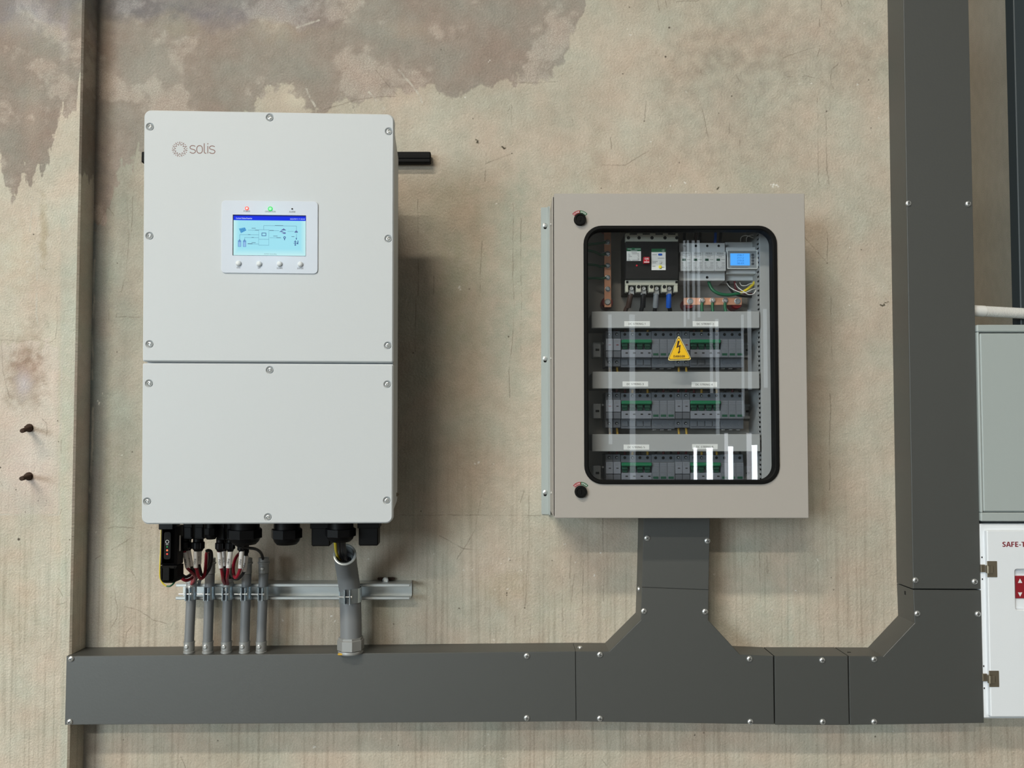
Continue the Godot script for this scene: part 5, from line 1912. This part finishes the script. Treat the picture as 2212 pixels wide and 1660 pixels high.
func cabinet_wires() -> void:
	# mains cables under the main breaker
	for q in [["brown", 1363.5, 1357.0, 1351.0, "wire_brown"], ["black", 1390.2, 1388.5, 1385.0, "wire_black"], ["grey", 1417.5, 1416.0, 1414.5, "wire_grey"], ["blue", 1445.0, 1444.5, 1447.5, "wire_blue"]]:
		var t := wire("mains_cable", "thick %s mains cable leaving the main breaker" % q[0], [[q[2], 660, 0.078], [q[3], 672, 0.070], [q[3] - 1, 688, 0.066]], 0.0052, M.wire_black if q[0] != "brown" else M.wire_brown, "mains cables")
		var b := MB.new(t.position)
		b.tube(curve([P(q[1], 634, 0.091), P((q[1] + q[2]) / 2, 648, 0.086), P(q[2], 664, 0.077)], 5), 0.0066, 14)
		var o := obj("shrink_sleeve", b, M[q[4]], t)
		o.set_meta("label", "glossy %s shrink sleeve" % q[0])
	for q in [["black", 1478.0], ["brown", 1502.0], ["black", 1511.5], ["blue", 1545.0], ["dark", 1556.0]]:
		var m: Material = M.wire_blue if q[0] == "blue" else M.wire_brown if q[0] == "brown" else M.wire_black
		wire("feed_wire", ["black feed wire above the leftmost white surge module", "brown feed wire above the second white surge module", "black feed wire beside the brown feed wire above the surge modules", "blue feed wire above the rightmost white surge module", "black feed wire beside the blue feed wire"][[1478.0, 1502.0, 1511.5, 1545.0, 1556.0].find(q[1])], [[q[1], 534, 0.055], [q[1], 520, 0.058], [q[1] + 1.5, 490, 0.05]], 0.0036, m, "feed wires above the surge modules")
	wire("earth_cable", "thick green earth cable curving from the surge modules to the upright duct", [[1530.5, 603, 0.060], [1533, 616, 0.066], [1541, 628, 0.070], [1555, 635.5, 0.072], [1575, 637.5, 0.072], [1598, 634, 0.072]], 0.0040, M.wire_green)
	wire("earth_cable", "yellow-striped earth cable rising into the upright duct below the meter", [[1598, 634, 0.072], [1612, 627, 0.070], [1625, 616, 0.066], [1634, 605, 0.062], [1642, 600, 0.055]], 0.0036, M.wire_yellow)
	var n := 0
	for l in [[[1570, 612, 0.05], [1578, 622, 0.07], [1594, 630, 0.078], [1608, 633, 0.08], [1626, 625, 0.075], [1644, 620.5, 0.06]], [[1589, 612, 0.05], [1594, 621, 0.07], [1606, 630, 0.08], [1617, 636.5, 0.082], [1628, 635, 0.08], [1634, 626, 0.075], [1644, 620.5, 0.06]], [[1598, 611, 0.05], [1602, 617, 0.07], [1612, 617, 0.074], [1622, 613, 0.07], [1644, 614, 0.055]], [[1633, 626, 0.076], [1637, 632, 0.075], [1645, 646, 0.06]], [[1600, 522, 0.05], [1601, 513, 0.06], [1610, 509, 0.066], [1622, 512, 0.066], [1634, 518, 0.06], [1645, 526, 0.05]], [[1612, 522, 0.05], [1614, 512, 0.064], [1626, 508, 0.066], [1645, 514, 0.05]]]:
		wire("signal_wire", ["thin white wire sagging farthest left below the meter", "thin white wire with the deepest sag below the meter", "thin white wire with the highest sag close under the meter", "thin white wire dropping beside the upright duct", "thin white wire arching above the meter into the duct", "thin white wire arching highest above the meter"][n], l, 0.0011, M.wire_white, "thin white signal wires")
		n += 1
	wire("feed_wire", "dark red wire under the left part of the meter", [[1586, 604, 0.045], [1588, 614, 0.05], [1590, 626, 0.05], [1606, 634, 0.05], [1640, 636, 0.045]], 0.0028, M.wire_dark_red)
	wire("feed_wire", "black wire running level behind the white wires below the meter", [[1572, 604, 0.045], [1576, 622, 0.045], [1590, 637, 0.045], [1618, 641, 0.045], [1646, 640, 0.045]], 0.0028, M.wire_black)


# ------------------------------------------------------------------ below the inverter
func underside(t: Node3D) -> void:
	var k := 1.0 / 955.0
	var gland := func(px: float, top: float, bottom: float, wide: float, z: float) -> void:
		var a := inv(px, top, z)
		var c := inv(px, bottom, z)
		var h := absf(a.y - c.y)
		var r := wide / 2 * k
		var b := MB.new()
		var at := Transform3D(Basis(Vector3(1, 0, 0), Vector3(0, -1, 0), Vector3(0, 0, -1)), Vector3(c.x, a.y + 0.012, z))
		b.lathe([[0.0, 0.0], [r * 0.90, 0.0], [r * 0.90, 0.012 + h * 0.20]], at, 24)
		b.lathe([[r * 0.8, 0.012 + h * 0.20], [r * 1.08, 0.012 + h * 0.22], [r * 1.08, 0.012 + h * 0.66], [r * 0.9, 0.012 + h * 0.72]], at, 8, true)
		b.lathe([[r * 0.95, 0.012 + h * 0.68], [r * 0.86, 0.012 + h * 0.86], [r * 0.70, 0.012 + h], [0.0, 0.012 + h]], at, 24)
		obj("cable_gland", b, M.black_plastic, t)
	gland.call(529.0, 1134.0, 1176.0, 66.0, -0.065)
	gland.call(619.5, 1134.0, 1176.0, 60.0, -0.075)
	gland.call(735.5, 1134.0, 1170.0, 60.0, -0.065)
	gland.call(456.0, 1134.0, 1165.0, 26.0, -0.07)
	for q in [[671.5, 1133, 714, 1181], [773.5, 1132, 818, 1180]]:
		var a := inv(q[0], q[3], -0.07)
		var c := inv(q[2], q[1], -0.07)
		var b := MB.new()
		b.box(Vector3(a.x + 0.001, a.y, -0.105), Vector3(c.x - 0.001, c.y + 0.01, -0.07), 0.0025)
		b.box(Vector3(a.x - 0.0015, c.y - 0.010, -0.108), Vector3(c.x + 0.0015, c.y + 0.01, -0.068), 0.001)
		obj("battery_plug", b, M.black_plastic, t)
	for q in [[395, 1134, 416, 1166], [419, 1134, 440, 1166], [467, 1134, 486, 1168], [489, 1134, 505, 1168], [512, 1150, 528, 1182]]:
		var a := inv(q[0], q[3], -0.08)
		var c := inv(q[2], q[1], -0.08)
		var b := MB.new()
		b.box(Vector3(a.x, a.y, -0.104), Vector3(c.x, c.y + 0.012, -0.08), 0.002)
		b.box(Vector3(a.x + 0.003, a.y + 0.004, -0.08), Vector3(c.x - 0.003, c.y - 0.006, -0.0785), 0.0005)
		obj("socket", b, M.black_plastic, t)


func pv(label: String, plug: Array, sleeve: Array, path: Array, red: bool, mark: String) -> void:
	var p := []
	for q in path: p.append(P(q[0], q[1], q[2]))
	if sleeve:
		var s0 := P(sleeve[0], sleeve[1], sleeve[4])
		var s1 := P(sleeve[2], sleeve[3], sleeve[4] - 0.001)
		p = [s0 + (s0 - s1) * 0.12, s0, s0.lerp(s1, 0.5), s1] + p.slice(2)
	var low: Vector3 = p[0]
	for q in p:
		if q.y < low.y: low = q
	var t := thing("solar_cable", label, "cable", low, "solar cables under the inverter")
	var b := MB.new(low)
	b.tube(curve(p, 6), 0.0036, 12)
	obj("insulation", b, M.wire_red if red else M.wire_black, t)
	if plug:
		b = MB.new(low)
		var r: float = plug[3] / 2.0 / 930.0
		var a := P(plug[0], plug[1], plug[4])
		var c := P(plug[0], plug[2], plug[4])
		var h := a.y - c.y
		b.lathe([[0.0, 0.0], [r * 0.62, 0.0], [r * 0.80, h * 0.12], [r, h * 0.22], [r, h * 0.62], [r * 0.84, h * 0.70], [r * 0.84, h], [0.0, h]], Transform3D(Basis(), Vector3(c.x, c.y, plug[4])), 18)
		for i in 8:
			var d := Vector3(cos(TAU * i / 8), 0, sin(TAU * i / 8)) * r
			b.box(Vector3(c.x, c.y + h * 0.2, plug[4]) + d - Vector3(0.0011, 0, 0.0011), Vector3(c.x, c.y + h * 0.64, plug[4]) + d + Vector3(0.0011, 0, 0.0011), 0.0005)
		obj("plug", b, M.black_plastic, t)
	if sleeve:
		b = MB.new(low)
		var a := P(sleeve[0], sleeve[1], sleeve[4])
		var c := P(sleeve[2], sleeve[3], sleeve[4] - 0.001)
		var r: float = sleeve[5] / 900.0 + 0.0002
		b.tube(PackedVector3Array([a, a.lerp(c, 0.5), c]), r, 14)
		var o := obj("marker_sleeve", b, M.sleeve_white, t)
		o.set_meta("label", "white marker sleeve with black letters")
		var m := a.lerp(c, 0.62)
		text(mark, o, Vector3(m.x, m.y, m.z + r * 1.05 + 0.0003) - low, Vector2(0.0125, 0.0042), M.ink, Vector2(c.x - a.x, c.y - a.y).angle(), 0.0002)


func below_inverter() -> void:
	stick()
	strut_and_conduits()
	# left bunch
	pv("red solar cable with a slanting white sleeve, leftmost below the inverter", [400.5, 1160, 1190, 20, 0.195], [399, 1194, 405.5, 1227, 0.190, 4.6], [[400.5, 1186, 0.19], [402, 1205, 0.187], [406, 1229, 0.18], [414, 1237, 0.165], [421, 1245, 0.14], [420, 1254, 0.10], [414, 1262, 0.07]], true, "PV1+")
	pv("black solar cable with a slanting sleeve tucked behind the leftmost white sleeve", [406, 1164, 1191, 16, 0.176], [407, 1190, 413.5, 1224, 0.178, 4.4], [[406, 1184, 0.178], [411, 1214, 0.175], [415, 1228, 0.168], [422, 1236, 0.15], [426, 1246, 0.11], [418, 1260, 0.07]], false, "PV1-")
	pv("red solar cable with an upright white sleeve dropping to the second thin conduit", [428, 1161, 1191, 25, 0.19], [423, 1191, 423, 1227, 0.192, 4.4], [[424, 1186, 0.19], [423, 1210, 0.19], [424.5, 1228, 0.185], [428, 1243, 0.175], [433, 1250, 0.165], [439, 1247.5, 0.155], [443, 1235, 0.145], [445, 1212, 0.13], [446, 1196, 0.115], [450, 1194, 0.09], [452, 1206, 0.062]], true, "PV2+")
	pv("black solar cable with a short grey sleeve behind the upright white sleeve", [432, 1164, 1191, 16, 0.172], [431, 1190, 430, 1219, 0.172, 4.2], [[431, 1184, 0.172], [430.5, 1212, 0.17], [431, 1226, 0.165], [435, 1241, 0.155], [442, 1244, 0.145], [449, 1232, 0.13], [452, 1212, 0.11], [453, 1195, 0.09], [454, 1206, 0.062]], false, "PV2-")
	pv("dark red cable loop hanging low beside the black logger stick", [], [], [[386, 1231, 0.16], [388, 1243, 0.158], [394, 1251, 0.156], [402, 1254.5, 0.15], [411, 1251.5, 0.135], [417, 1247, 0.11], [415, 1258, 0.07]], true, "")
	pv("black cable loop lying inside the dark red loop beside the logger stick", [], [], [[387, 1222, 0.15], [387.5, 1232, 0.15], [392, 1241, 0.15], [401, 1247, 0.148], [410, 1243, 0.135], [417, 1236, 0.115], [420, 1248, 0.09], [416, 1262, 0.065]], false, "")
	pv("thick black cable bundle bent over between the two bunches of sleeves", [], [], [[446, 1191, 0.14], [450, 1189.5, 0.135], [456, 1193, 0.13], [457, 1208, 0.13], [454, 1224, 0.135], [447, 1238, 0.14], [439, 1248, 0.14], [432, 1254, 0.12], [430, 1262, 0.08]], false, "")
	# right bunch
	pv("red solar cable with the leftmost white sleeve of the right-hand bunch", [476, 1163, 1192, 20, 0.20], [474, 1193, 477.5, 1228, 0.196, 4.4], [[475, 1188, 0.196], [476, 1212, 0.194], [478.5, 1230, 0.185], [481, 1245, 0.165], [482, 1254, 0.13], [486, 1262, 0.075]], true, "PV3+")
	pv("black solar cable with a shaded sleeve between two white ones in the right-hand bunch", [485, 1165, 1192, 12, 0.176], [483, 1191, 485, 1223, 0.178, 4.2], [[484, 1184, 0.178], [484.5, 1215, 0.176], [485.5, 1228, 0.165], [486, 1244, 0.13], [489, 1258, 0.075]], false, "PV3-")
	pv("red solar cable with a white sleeve that flares at its top", [497.5, 1163, 1192, 18, 0.196], [498, 1191, 493.5, 1227, 0.196, 4.8], [[498, 1186, 0.196], [496, 1210, 0.194], [493, 1230, 0.188], [491, 1246, 0.165], [490.5, 1254, 0.12], [492, 1262, 0.075]], true, "PV4+")
	pv("red solar cable looping up behind the white sleeve right of the flared one", [521.5, 1172, 1193, 15, 0.193], [522.5, 1191, 519.5, 1228, 0.194, 4.6], [[522, 1188, 0.194], [520.5, 1215, 0.192], [518.5, 1231, 0.188], [514, 1243, 0.18], [508.5, 1248.5, 0.17], [504.5, 1238, 0.155], [505, 1219, 0.14], [511, 1203, 0.12], [520, 1196, 0.09], [528, 1206, 0.062]], true, "PV5+")
	pv("black solar cable with the lowest white sleeve beside the fourth thin conduit", [531.5, 1166, 1202, 10, 0.176], [532, 1201, 527.5, 1235, 0.176, 4.6], [[531, 1176, 0.17], [532, 1200, 0.174], [528.5, 1230, 0.17], [524, 1241, 0.16], [514, 1251, 0.14], [504, 1249, 0.12], [500, 1236, 0.10], [502, 1222, 0.08], [497, 1250, 0.062]], false, "PV5-")
	wire("control_cable", "black cable curving from a gland over to the rightmost thin conduit", [[500, 1168, 0.22], [516, 1180, 0.21], [535, 1184, 0.19], [553, 1187, 0.15], [564, 1196, 0.10], [569, 1212, 0.06]], 0.0034, M.wire_black)


func stick() -> void:
	var z := 0.235
	var base := P(362, 1261, z)
	var t := thing("data_logger", "black data logger stick with three status lights hanging under the left corner of the inverter", "data logger", base)
	var a := P(344.5, 1222.5, z)
	var c := P(382.5, 1137, z)
	var b := MB.new(base)
	b.xf = Transform3D()
	var poly := rr(a.x, a.y, c.x, c.y, [0.003, 0.003, 0.002, 0.002], 4)
	b.prism(poly, z - 0.034, z, 0.005)
	var body := obj("body", b, M.black_plastic, t)
	b = MB.new(base)
	var d := P(342.5, 1145, z)
	b.box(Vector3(d.x, d.y, z - 0.036), Vector3(P(374, 1137, z).x, c.y + 0.008, z + 0.001), 0.0015)
	obj("collar", b, M.black_plastic, t)
	b = MB.new(base)
	a = P(344.5, 1261, z)
	c = P(381.5, 1223.5, z)
	b.prism(rr(a.x, a.y, c.x, c.y, [0.001, 0.001, 0.012, 0.012], 6), z - 0.036, z + 0.001, 0.005)
	b.box(Vector3(P(352, 1226, z).x, a.y + 0.006, z), Vector3(P(367, 1226, z).x, P(352, 1226, z).y, z + 0.0022), 0.001)
	obj("end_cap", b, M.black_rubber, t)
	b = MB.new(base)
	a = P(354, 1209, z)
	c = P(369, 1150, z)
	b.prism(rr(a.x, a.y, c.x, c.y, [0.004], 5), z - 0.001, z + 0.0006)
	var win := obj("light_window", b, M.dark_hole, t)
	var ring := PackedVector2Array()
	for i in 18:
		var p := P(361.5, 1171, z)
		ring.append(Vector2(p.x, p.y) + Vector2.from_angle(TAU * i / 18) * 0.0036)
	b = MB.new(base)
	b.ribbon(ring, 0.0009, z + 0.0006, z + 0.0009, true)
	var u := P(361.2, 1177.2, z)
	b.box(Vector3(u.x - 0.0028, u.y - 0.0004, z + 0.0006), Vector3(u.x + 0.0028, u.y + 0.0004, z + 0.0009))
	obj("symbol", b, M.white_ink, win)
	for q in [[361.0, 1182.0, "led_green", 0.0012], [361.0, 1189.5, "led_orange", 0.0021], [361.0, 1197.5, "led_red", 0.0019]]:
		b = MB.new(base)
		b.lathe([[q[3], 0.0], [q[3] * 0.7, 0.0006], [0.0, 0.0008]], facing(P(q[0], q[1], z + 0.0006)), 12)
		obj("status_light", b, M[q[2]], win)
	b = MB.new(base)
	a = P(381.0, 1192, z - 0.012)
	c = P(387.8, 1157, z - 0.012)
	b.box(Vector3(a.x, a.y, z - 0.020), Vector3(c.x, c.y, z - 0.012), 0.001)
	var o := obj("sticker", b, M.sleeve_white, t)
	o.set_meta("label", "pale sticker on the side of the stick")
	b = MB.new(base)
	for i in 7:
		var q := P(384.4, 1162 + i * 3.6, z - 0.012)
		b.box(Vector3(q.x - 0.002, q.y - 0.0007, z - 0.012), Vector3(q.x + 0.002, q.y + 0.0007, z - 0.0118))
	obj("print", b, M.grey_ink, o)
	# its green and yellow earth wire
	var e := thing("earth_wire", "green and yellow earth wire looping below the black logger stick", "wire", P(362, 1269, 0.19))
	var left := []
	for q in [[349, 1138, 0.18], [348.5, 1160, 0.185], [347.5, 1190, 0.19], [345.5, 1225, 0.195], [346.0, 1248, 0.195], [352, 1261, 0.195], [360, 1267, 0.195]]: left.append(P(q[0], q[1], q[2]))
	var right := []
	for q in [[360, 1267, 0.195], [368, 1266.5, 0.195], [377, 1258, 0.19], [384, 1240, 0.18], [386, 1218, 0.17], [390, 1203, 0.165], [398, 1190, 0.16], [404, 1170, 0.17]]: right.append(P(q[0], q[1], q[2]))
	b = MB.new(e.position)
	b.tube(curve(left, 6), 0.0016, 10)
	var y := obj("yellow_side", b, M.wire_yellow, e)
	y.set_meta("label", "yellow side of the wire")
	b = MB.new(e.position)
	b.tube(curve(right, 6), 0.0019, 10)
	y = obj("green_side", b, M.wire_green, e)
	y.set_meta("label", "green side of the wire")


func plan(b: MB, poly: PackedVector2Array, y0: float, y1: float) -> void:        # a cross-section in x, z drawn out along y
	b.xf = Transform3D(Basis(Vector3(1, 0, 0), Vector3(0, 0, 1), Vector3(0, -1, 0)), Vector3.ZERO)
	b.prism(poly, -y1, -y0, 0.0)
	b.xf = Transform3D()


func pipe_clamp(label: String, c: Vector3, r: float, h: float, big: bool) -> void:
	var t := thing("pipe_clamp", label, "clamp", Vector3(c.x, c.y - h / 2, 0.046), "zinc pipe clamps on the channel")
	var w := 0.0016
	for s in [1.0, -1.0]:
		var poly := PackedVector2Array()
		var ear := 0.011 if not big else 0.013
		var gap := 0.0055 if not big else 0.007
		for i in 13:
			var a := lerpf(-84.0, 62.0, i / 12.0)
			poly.append(Vector2(c.x + s * cos(deg_to_rad(a)) * (r + w), c.z + sin(deg_to_rad(a)) * (r + w)))
		poly.append(Vector2(c.x + s * gap, c.z + (r + w) * 0.98 + 0.001))
		poly.append(Vector2(c.x + s * gap, c.z + r + ear))
		poly.append(Vector2(c.x + s * (gap - w), c.z + r + ear))
		poly.append(Vector2(c.x + s * (gap - w), c.z + r * 0.97))
		for i in 13:
			var a := lerpf(62.0, -84.0, i / 12.0)
			poly.append(Vector2(c.x + s * cos(deg_to_rad(a)) * r, c.z + sin(deg_to_rad(a)) * r))
		var b := MB.new(t.position)
		plan(b, poly, c.y - h / 2, c.y + h / 2)
		obj("clamp_half", b, M.zinc, t)
	var z := c.z + r + 0.006
	var b := MB.new(t.position)
	b.tube(PackedVector3Array([Vector3(c.x - (0.022 if not big else 0.024), c.y, z), Vector3(c.x + 0.010, c.y, z)]), 0.0019, 10)
	b.lathe([[0.0, 0.0], [0.0040, 0.0], [0.0040, 0.0024], [0.0025, 0.0034], [0.0, 0.0034]], along(Vector3(c.x + (0.0056 if not big else 0.008), c.y, z), Vector3(1, c.y, z)), 12)
	obj("bolt", b, M.steel, t)
	b = MB.new(t.position)
	b.lathe([[0.0, 0.0], [0.0042, 0.0], [0.0042, 0.003], [0.0, 0.003]], along(Vector3(c.x - (0.0086 if not big else 0.011), c.y, z), Vector3(1, c.y, z)), 6, true)
	obj("nut", b, M.steel, t)


func strut_and_conduits() -> void:
	# slotless channel on the wall
	var z := 0.046
	var a := P(379, 1296.5, z)
	var c := P(885, 1261.5, z)
	var t := thing("strut_channel", "galvanised steel channel carrying the conduits below the inverter", "channel", Vector3((a.x + c.x) / 2, a.y, 0))
	var b := MB.new(t.position)
	var lip := 0.0075
	b.box(Vector3(a.x, a.y, 0.001), Vector3(c.x, c.y, 0.0032))
	b.box(Vector3(a.x, c.y - 0.0022, 0.001), Vector3(c.x, c.y, z), 0.0006)
	b.box(Vector3(a.x, a.y, 0.001), Vector3(c.x, a.y + 0.0022, z), 0.0006)
	for s in [1.0, -1.0]:
		var e: float = c.y if s > 0 else a.y
		b.box(Vector3(a.x, e - s * lip, z - 0.0022), Vector3(c.x, e, z), 0.0009)
		b.box(Vector3(a.x, e - s * lip, z - 0.010), Vector3(c.x, e - s * (lip - 0.0022), z), 0.0006)
	obj("channel", b, M.galvanised, t)
	var mid := (a.y + c.y) / 2
	# five thin conduits
	var bottoms := [408.5, 448.9, 489.0, 528.3, 564.3]
	var tops := [413.5, 453.5, 491.8, 532.8, 569.6]
	var ends := [1246.0, 1206.0, 1250.0, 1206.0, 1205.0]
	var names := ["leftmost thin grey conduit, below the logger stick", "second thin grey conduit from the left of the channel", "third thin grey conduit, in the middle of the five", "fourth thin grey conduit, touching the lowest white sleeve", "rightmost of the five thin grey conduits with a bare silver fitting"]
	var r := 0.0113
	var zc := z + r + 0.0012
	for k in 5:
		var foot := P(bottoms[k], 1410, zc)
		foot.y = P(400, 1416, 0.079).y + 0.0002
		var low := P(bottoms[k], 1386, zc)
		var high := P(tops[k], ends[k] + 34.0, zc)
		var tip := P(tops[k], ends[k], zc)
		t = thing("conduit", names[k], "conduit", foot, "five thin grey conduits")
		b = MB.new(foot)
		b.tube(PackedVector3Array([low - Vector3(0, 0.004, 0), low.lerp(high, 0.5), high]), r, 20)
		obj("pipe", b, M.conduit_grey, t)
		b = MB.new(foot)
		var h := low.y - foot.y
		b.lathe([[0.0, 0.0], [0.0132, 0.0], [0.0132, 0.004], [0.0118, 0.005], [0.0124, 0.006], [0.0124, h - 0.003], [0.0130, h - 0.003], [0.0130, h], [0.0112, h]], Transform3D(Basis(), foot), 20)
		var f := obj("foot_fitting", b, M.cast_zinc, t)
		var s := MB.new(foot)
		s.lathe([[0.0050, -0.003], [0.0050, 0.0014], [0.0034, 0.0024], [0.0, 0.0024]], facing(Vector3(foot.x - 0.002, foot.y + h * 0.62, zc + 0.0122)), 14)
		s.xf = Transform3D(Basis(Vector3(0, 0, 1), 0.8), Vector3(foot.x - 0.002, foot.y + h * 0.62, zc + 0.0122))
		obj("set_screw", s, M.steel, f)
		b = MB.new(foot)
		var len := tip.y - high.y
		b.lathe([[0.0108, 0.0], [0.0121, 0.001], [0.0121, len * 0.62], [0.0142, len * 0.64], [0.0142, len * 0.72], [0.0126, len * 0.74], [0.0126, len], [0.0100, len], [0.0098, len * 0.8], [0.0, len * 0.8]], Transform3D(Basis(), high), 22)
		var u := obj("head_fitting", b, M.cast_zinc, t)
		s = MB.new(foot)
		s.lathe([[0.0042, -0.003], [0.0042, 0.0020], [0.0030, 0.0028], [0.0, 0.0028]], facing(Vector3(high.x, high.y + len * 0.34, zc + 0.0121)), 12)
		obj("set_screw", s, M.steel, u)
		var cx := lerpf(low.x, high.x, 0.75)
		pipe_clamp("zinc pipe clamp around the %s" % ["leftmost thin conduit", "second thin conduit", "third thin conduit", "fourth thin conduit", "rightmost thin conduit"][k], Vector3(cx, mid, zc), r, 0.031, false)
	# the thick conduit with its open mouth
	zc = z + 0.0267
	var foot := P(757.5, 1408, zc)
	foot.y = P(757, 1412, 0.079).y + 0.0002
	t = thing("large_conduit", "thick grey flexible conduit bending forward with an open mouth full of cables", "conduit", foot)
	var line := curve([P(758.5, 1382, zc), P(758, 1340, zc), P(757, 1300, zc), P(755.5, 1275, zc + 0.001), P(753, 1256, zc + 0.006), P(750.5, 1238, zc + 0.016), P(748, 1223, zc + 0.034), P(746.5, 1209, zc + 0.058), P(745, 1199, zc + 0.082)], 6)
	var radii := []
	for i in line.size(): radii.append(0.0253 + (0.0004 * sin(i * 2.4) if i > 16 else 0.0))
	b = MB.new(foot)
	b.tube(line, 0.0253, 28, radii)
	b.v.resize(b.v.size() - 28 * 3)          # no lid on the mouth
	b.n.resize(b.n.size() - 28 * 3)
	obj("pipe", b, M.conduit_grey, t)
	var n := line.size()
	var inner := PackedVector3Array()
	var rads := []
	for i in 15:
		var q := n - 1 - i * 0.5
		inner.append(line[int(floor(q))].lerp(line[int(ceil(q))], q - floor(q)))
		rads.append(0.0212 if i % 2 == 0 else 0.0196)
	b = MB.new(foot)
	b.tube(inner, 0.02, 28, rads)
	b.v = b.v.slice(28 * 3)
	b.n = b.n.slice(28 * 3)
	obj("lining_ring", b, M.dull_zinc, t)
	b = MB.new(foot)
	var dir := (line[n - 1] - line[n - 2]).normalized()
	b.lathe([[0.0209, -0.003], [0.0258, -0.003], [0.0262, 0.001], [0.0258, 0.0022], [0.0236, 0.0028], [0.0210, 0.0022], [0.0209, -0.003]], along(line[n - 1], line[n - 1] + dir), 32)
	obj("mouth_rim", b, M.galvanised, t)
	b = MB.new(foot)
	var h := P(758.5, 1376, zc).y - foot.y
	b.lathe([[0.0, 0.0], [0.0296, 0.0], [0.0300, 0.003], [0.0292, 0.007]], Transform3D(Basis(), foot), 28)
	b.lathe([[0.0270, 0.007], [0.0318, 0.0085], [0.0318, h * 0.84], [0.0290, h * 0.88], [0.0290, h], [0.0250, h]], Transform3D(Basis(Vector3(0, 1, 0), 0.3), foot), 8, true)
	obj("hexagon_fitting", b, M.cast_zinc, t)
	b = MB.new(foot)
	var ty := P(738, 1406, zc + 0.02)
	b.box(Vector3(ty.x - 0.008, foot.y - 0.0002, zc + 0.014), Vector3(ty.x + 0.010, foot.y + 0.0045, zc + 0.026), 0.0012)
	obj("tape_scrap", b, M.wire_ochre, t)
	pipe_clamp("large zinc pipe clamp around the thick conduit", Vector3(P(757, 1283, zc).x, mid - 0.001, zc), 0.0255, 0.034, true)
	# cables from the big gland into the mouth
	var into := line[n - 3]
	var k := 0
	for q in [[723.5, 727.0, 733.0, "wire_yellow", 0.0034, "yellow and green earth cable"], [731.0, 734.0, 740.0, "wire_black", 0.0044, "left black power cable"], [738.5, 740.5, 745.0, "wire_black", 0.0044, "middle black power cable"], [743.5, 745.0, 749.0, "wire_black", 0.0044, "right black power cable"]]:
		var p := [P(q[0], 1164, 0.225), P(q[1] - 2.0, 1180, 0.205), P(q[1], 1194, 0.175), P(q[2], 1208, 0.135), into + Vector3((k - 1.5) * 0.006, -0.006 - 0.003 * (k % 2), -0.012)]
		var e := thing("power_cable", "%s running from the black gland into the open mouth" % q[5], "cable", p[3], "power cables into the thick conduit")
		b = MB.new(e.position)
		b.tube(curve(p, 6), q[4], 12)
		obj("insulation", b, M[q[3]], e)
		k += 1


# ------------------------------------------------------------------ bits on the wall
func wall_bits() -> void:
	for q in [[63.5, 925.0, 47.5, 931.5, "upper rusty anchor bolt sticking out of the pilaster"], [62.5, 1029.5, 46.5, 1034.5, "lower rusty anchor bolt sticking out of the pilaster"]]:
		var at := P(q[0], q[1], 0.064)
		var tip := P(q[2], q[3], 0.118)
		var t := thing("anchor_bolt", q[4], "bolt", at, "rusty bolts in the pilaster")
		var b := MB.new(at)
		var dir := (tip - at).normalized()
		b.lathe([[0.0105, -0.002], [0.0100, 0.002], [0.0, 0.002]], facing(at), 18)
		obj("washer", b, M.rust, t)
		b = MB.new(at)
		b.lathe([[0.0, 0.0], [0.0088, 0.0], [0.0088, 0.009], [0.0072, 0.011], [0.0, 0.011]], along(at, at + (dir + Vector3(0, 0, 1)).normalized()), 6, true)
		obj("nut", b, M.rust, t)
		b = MB.new(at)
		var prof := [[0.0, 0.0]]
		var len := at.distance_to(tip)
		var s := 0.0
		while s < len:
			prof.append_array([[0.0053, s], [0.0046, s + 0.0012]])
			s += 0.0024
		prof.append([0.0, len])
		b.lathe(prof, along(at, tip), 14)
		obj("threaded_rod", b, M.rust, t)
	# sleeve anchor above the channel
	var at := P(833, 1253.5, 0.020)
	var t := thing("sleeve_anchor", "small sleeve anchor with a bright ring above the right end of the channel", "anchor", Vector3(at.x, at.y, 0))
	var b := MB.new(t.position)
	b.lathe([[0.0045, -0.020], [0.0045, 0.0], [0.0072, 0.0], [0.0072, 0.003], [0.0050, 0.004], [0.0044, 0.001], [0.0, 0.001]], facing(at), 18)
	obj("ring", b, M.steel, t)
	b = MB.new(t.position)
	b.box(Vector3(at.x - 0.022, at.y - 0.0022, 0.0005), Vector3(at.x + 0.020, at.y + 0.0030, 0.010), 0.001)
	obj("sleeve", b, M.rust, t)
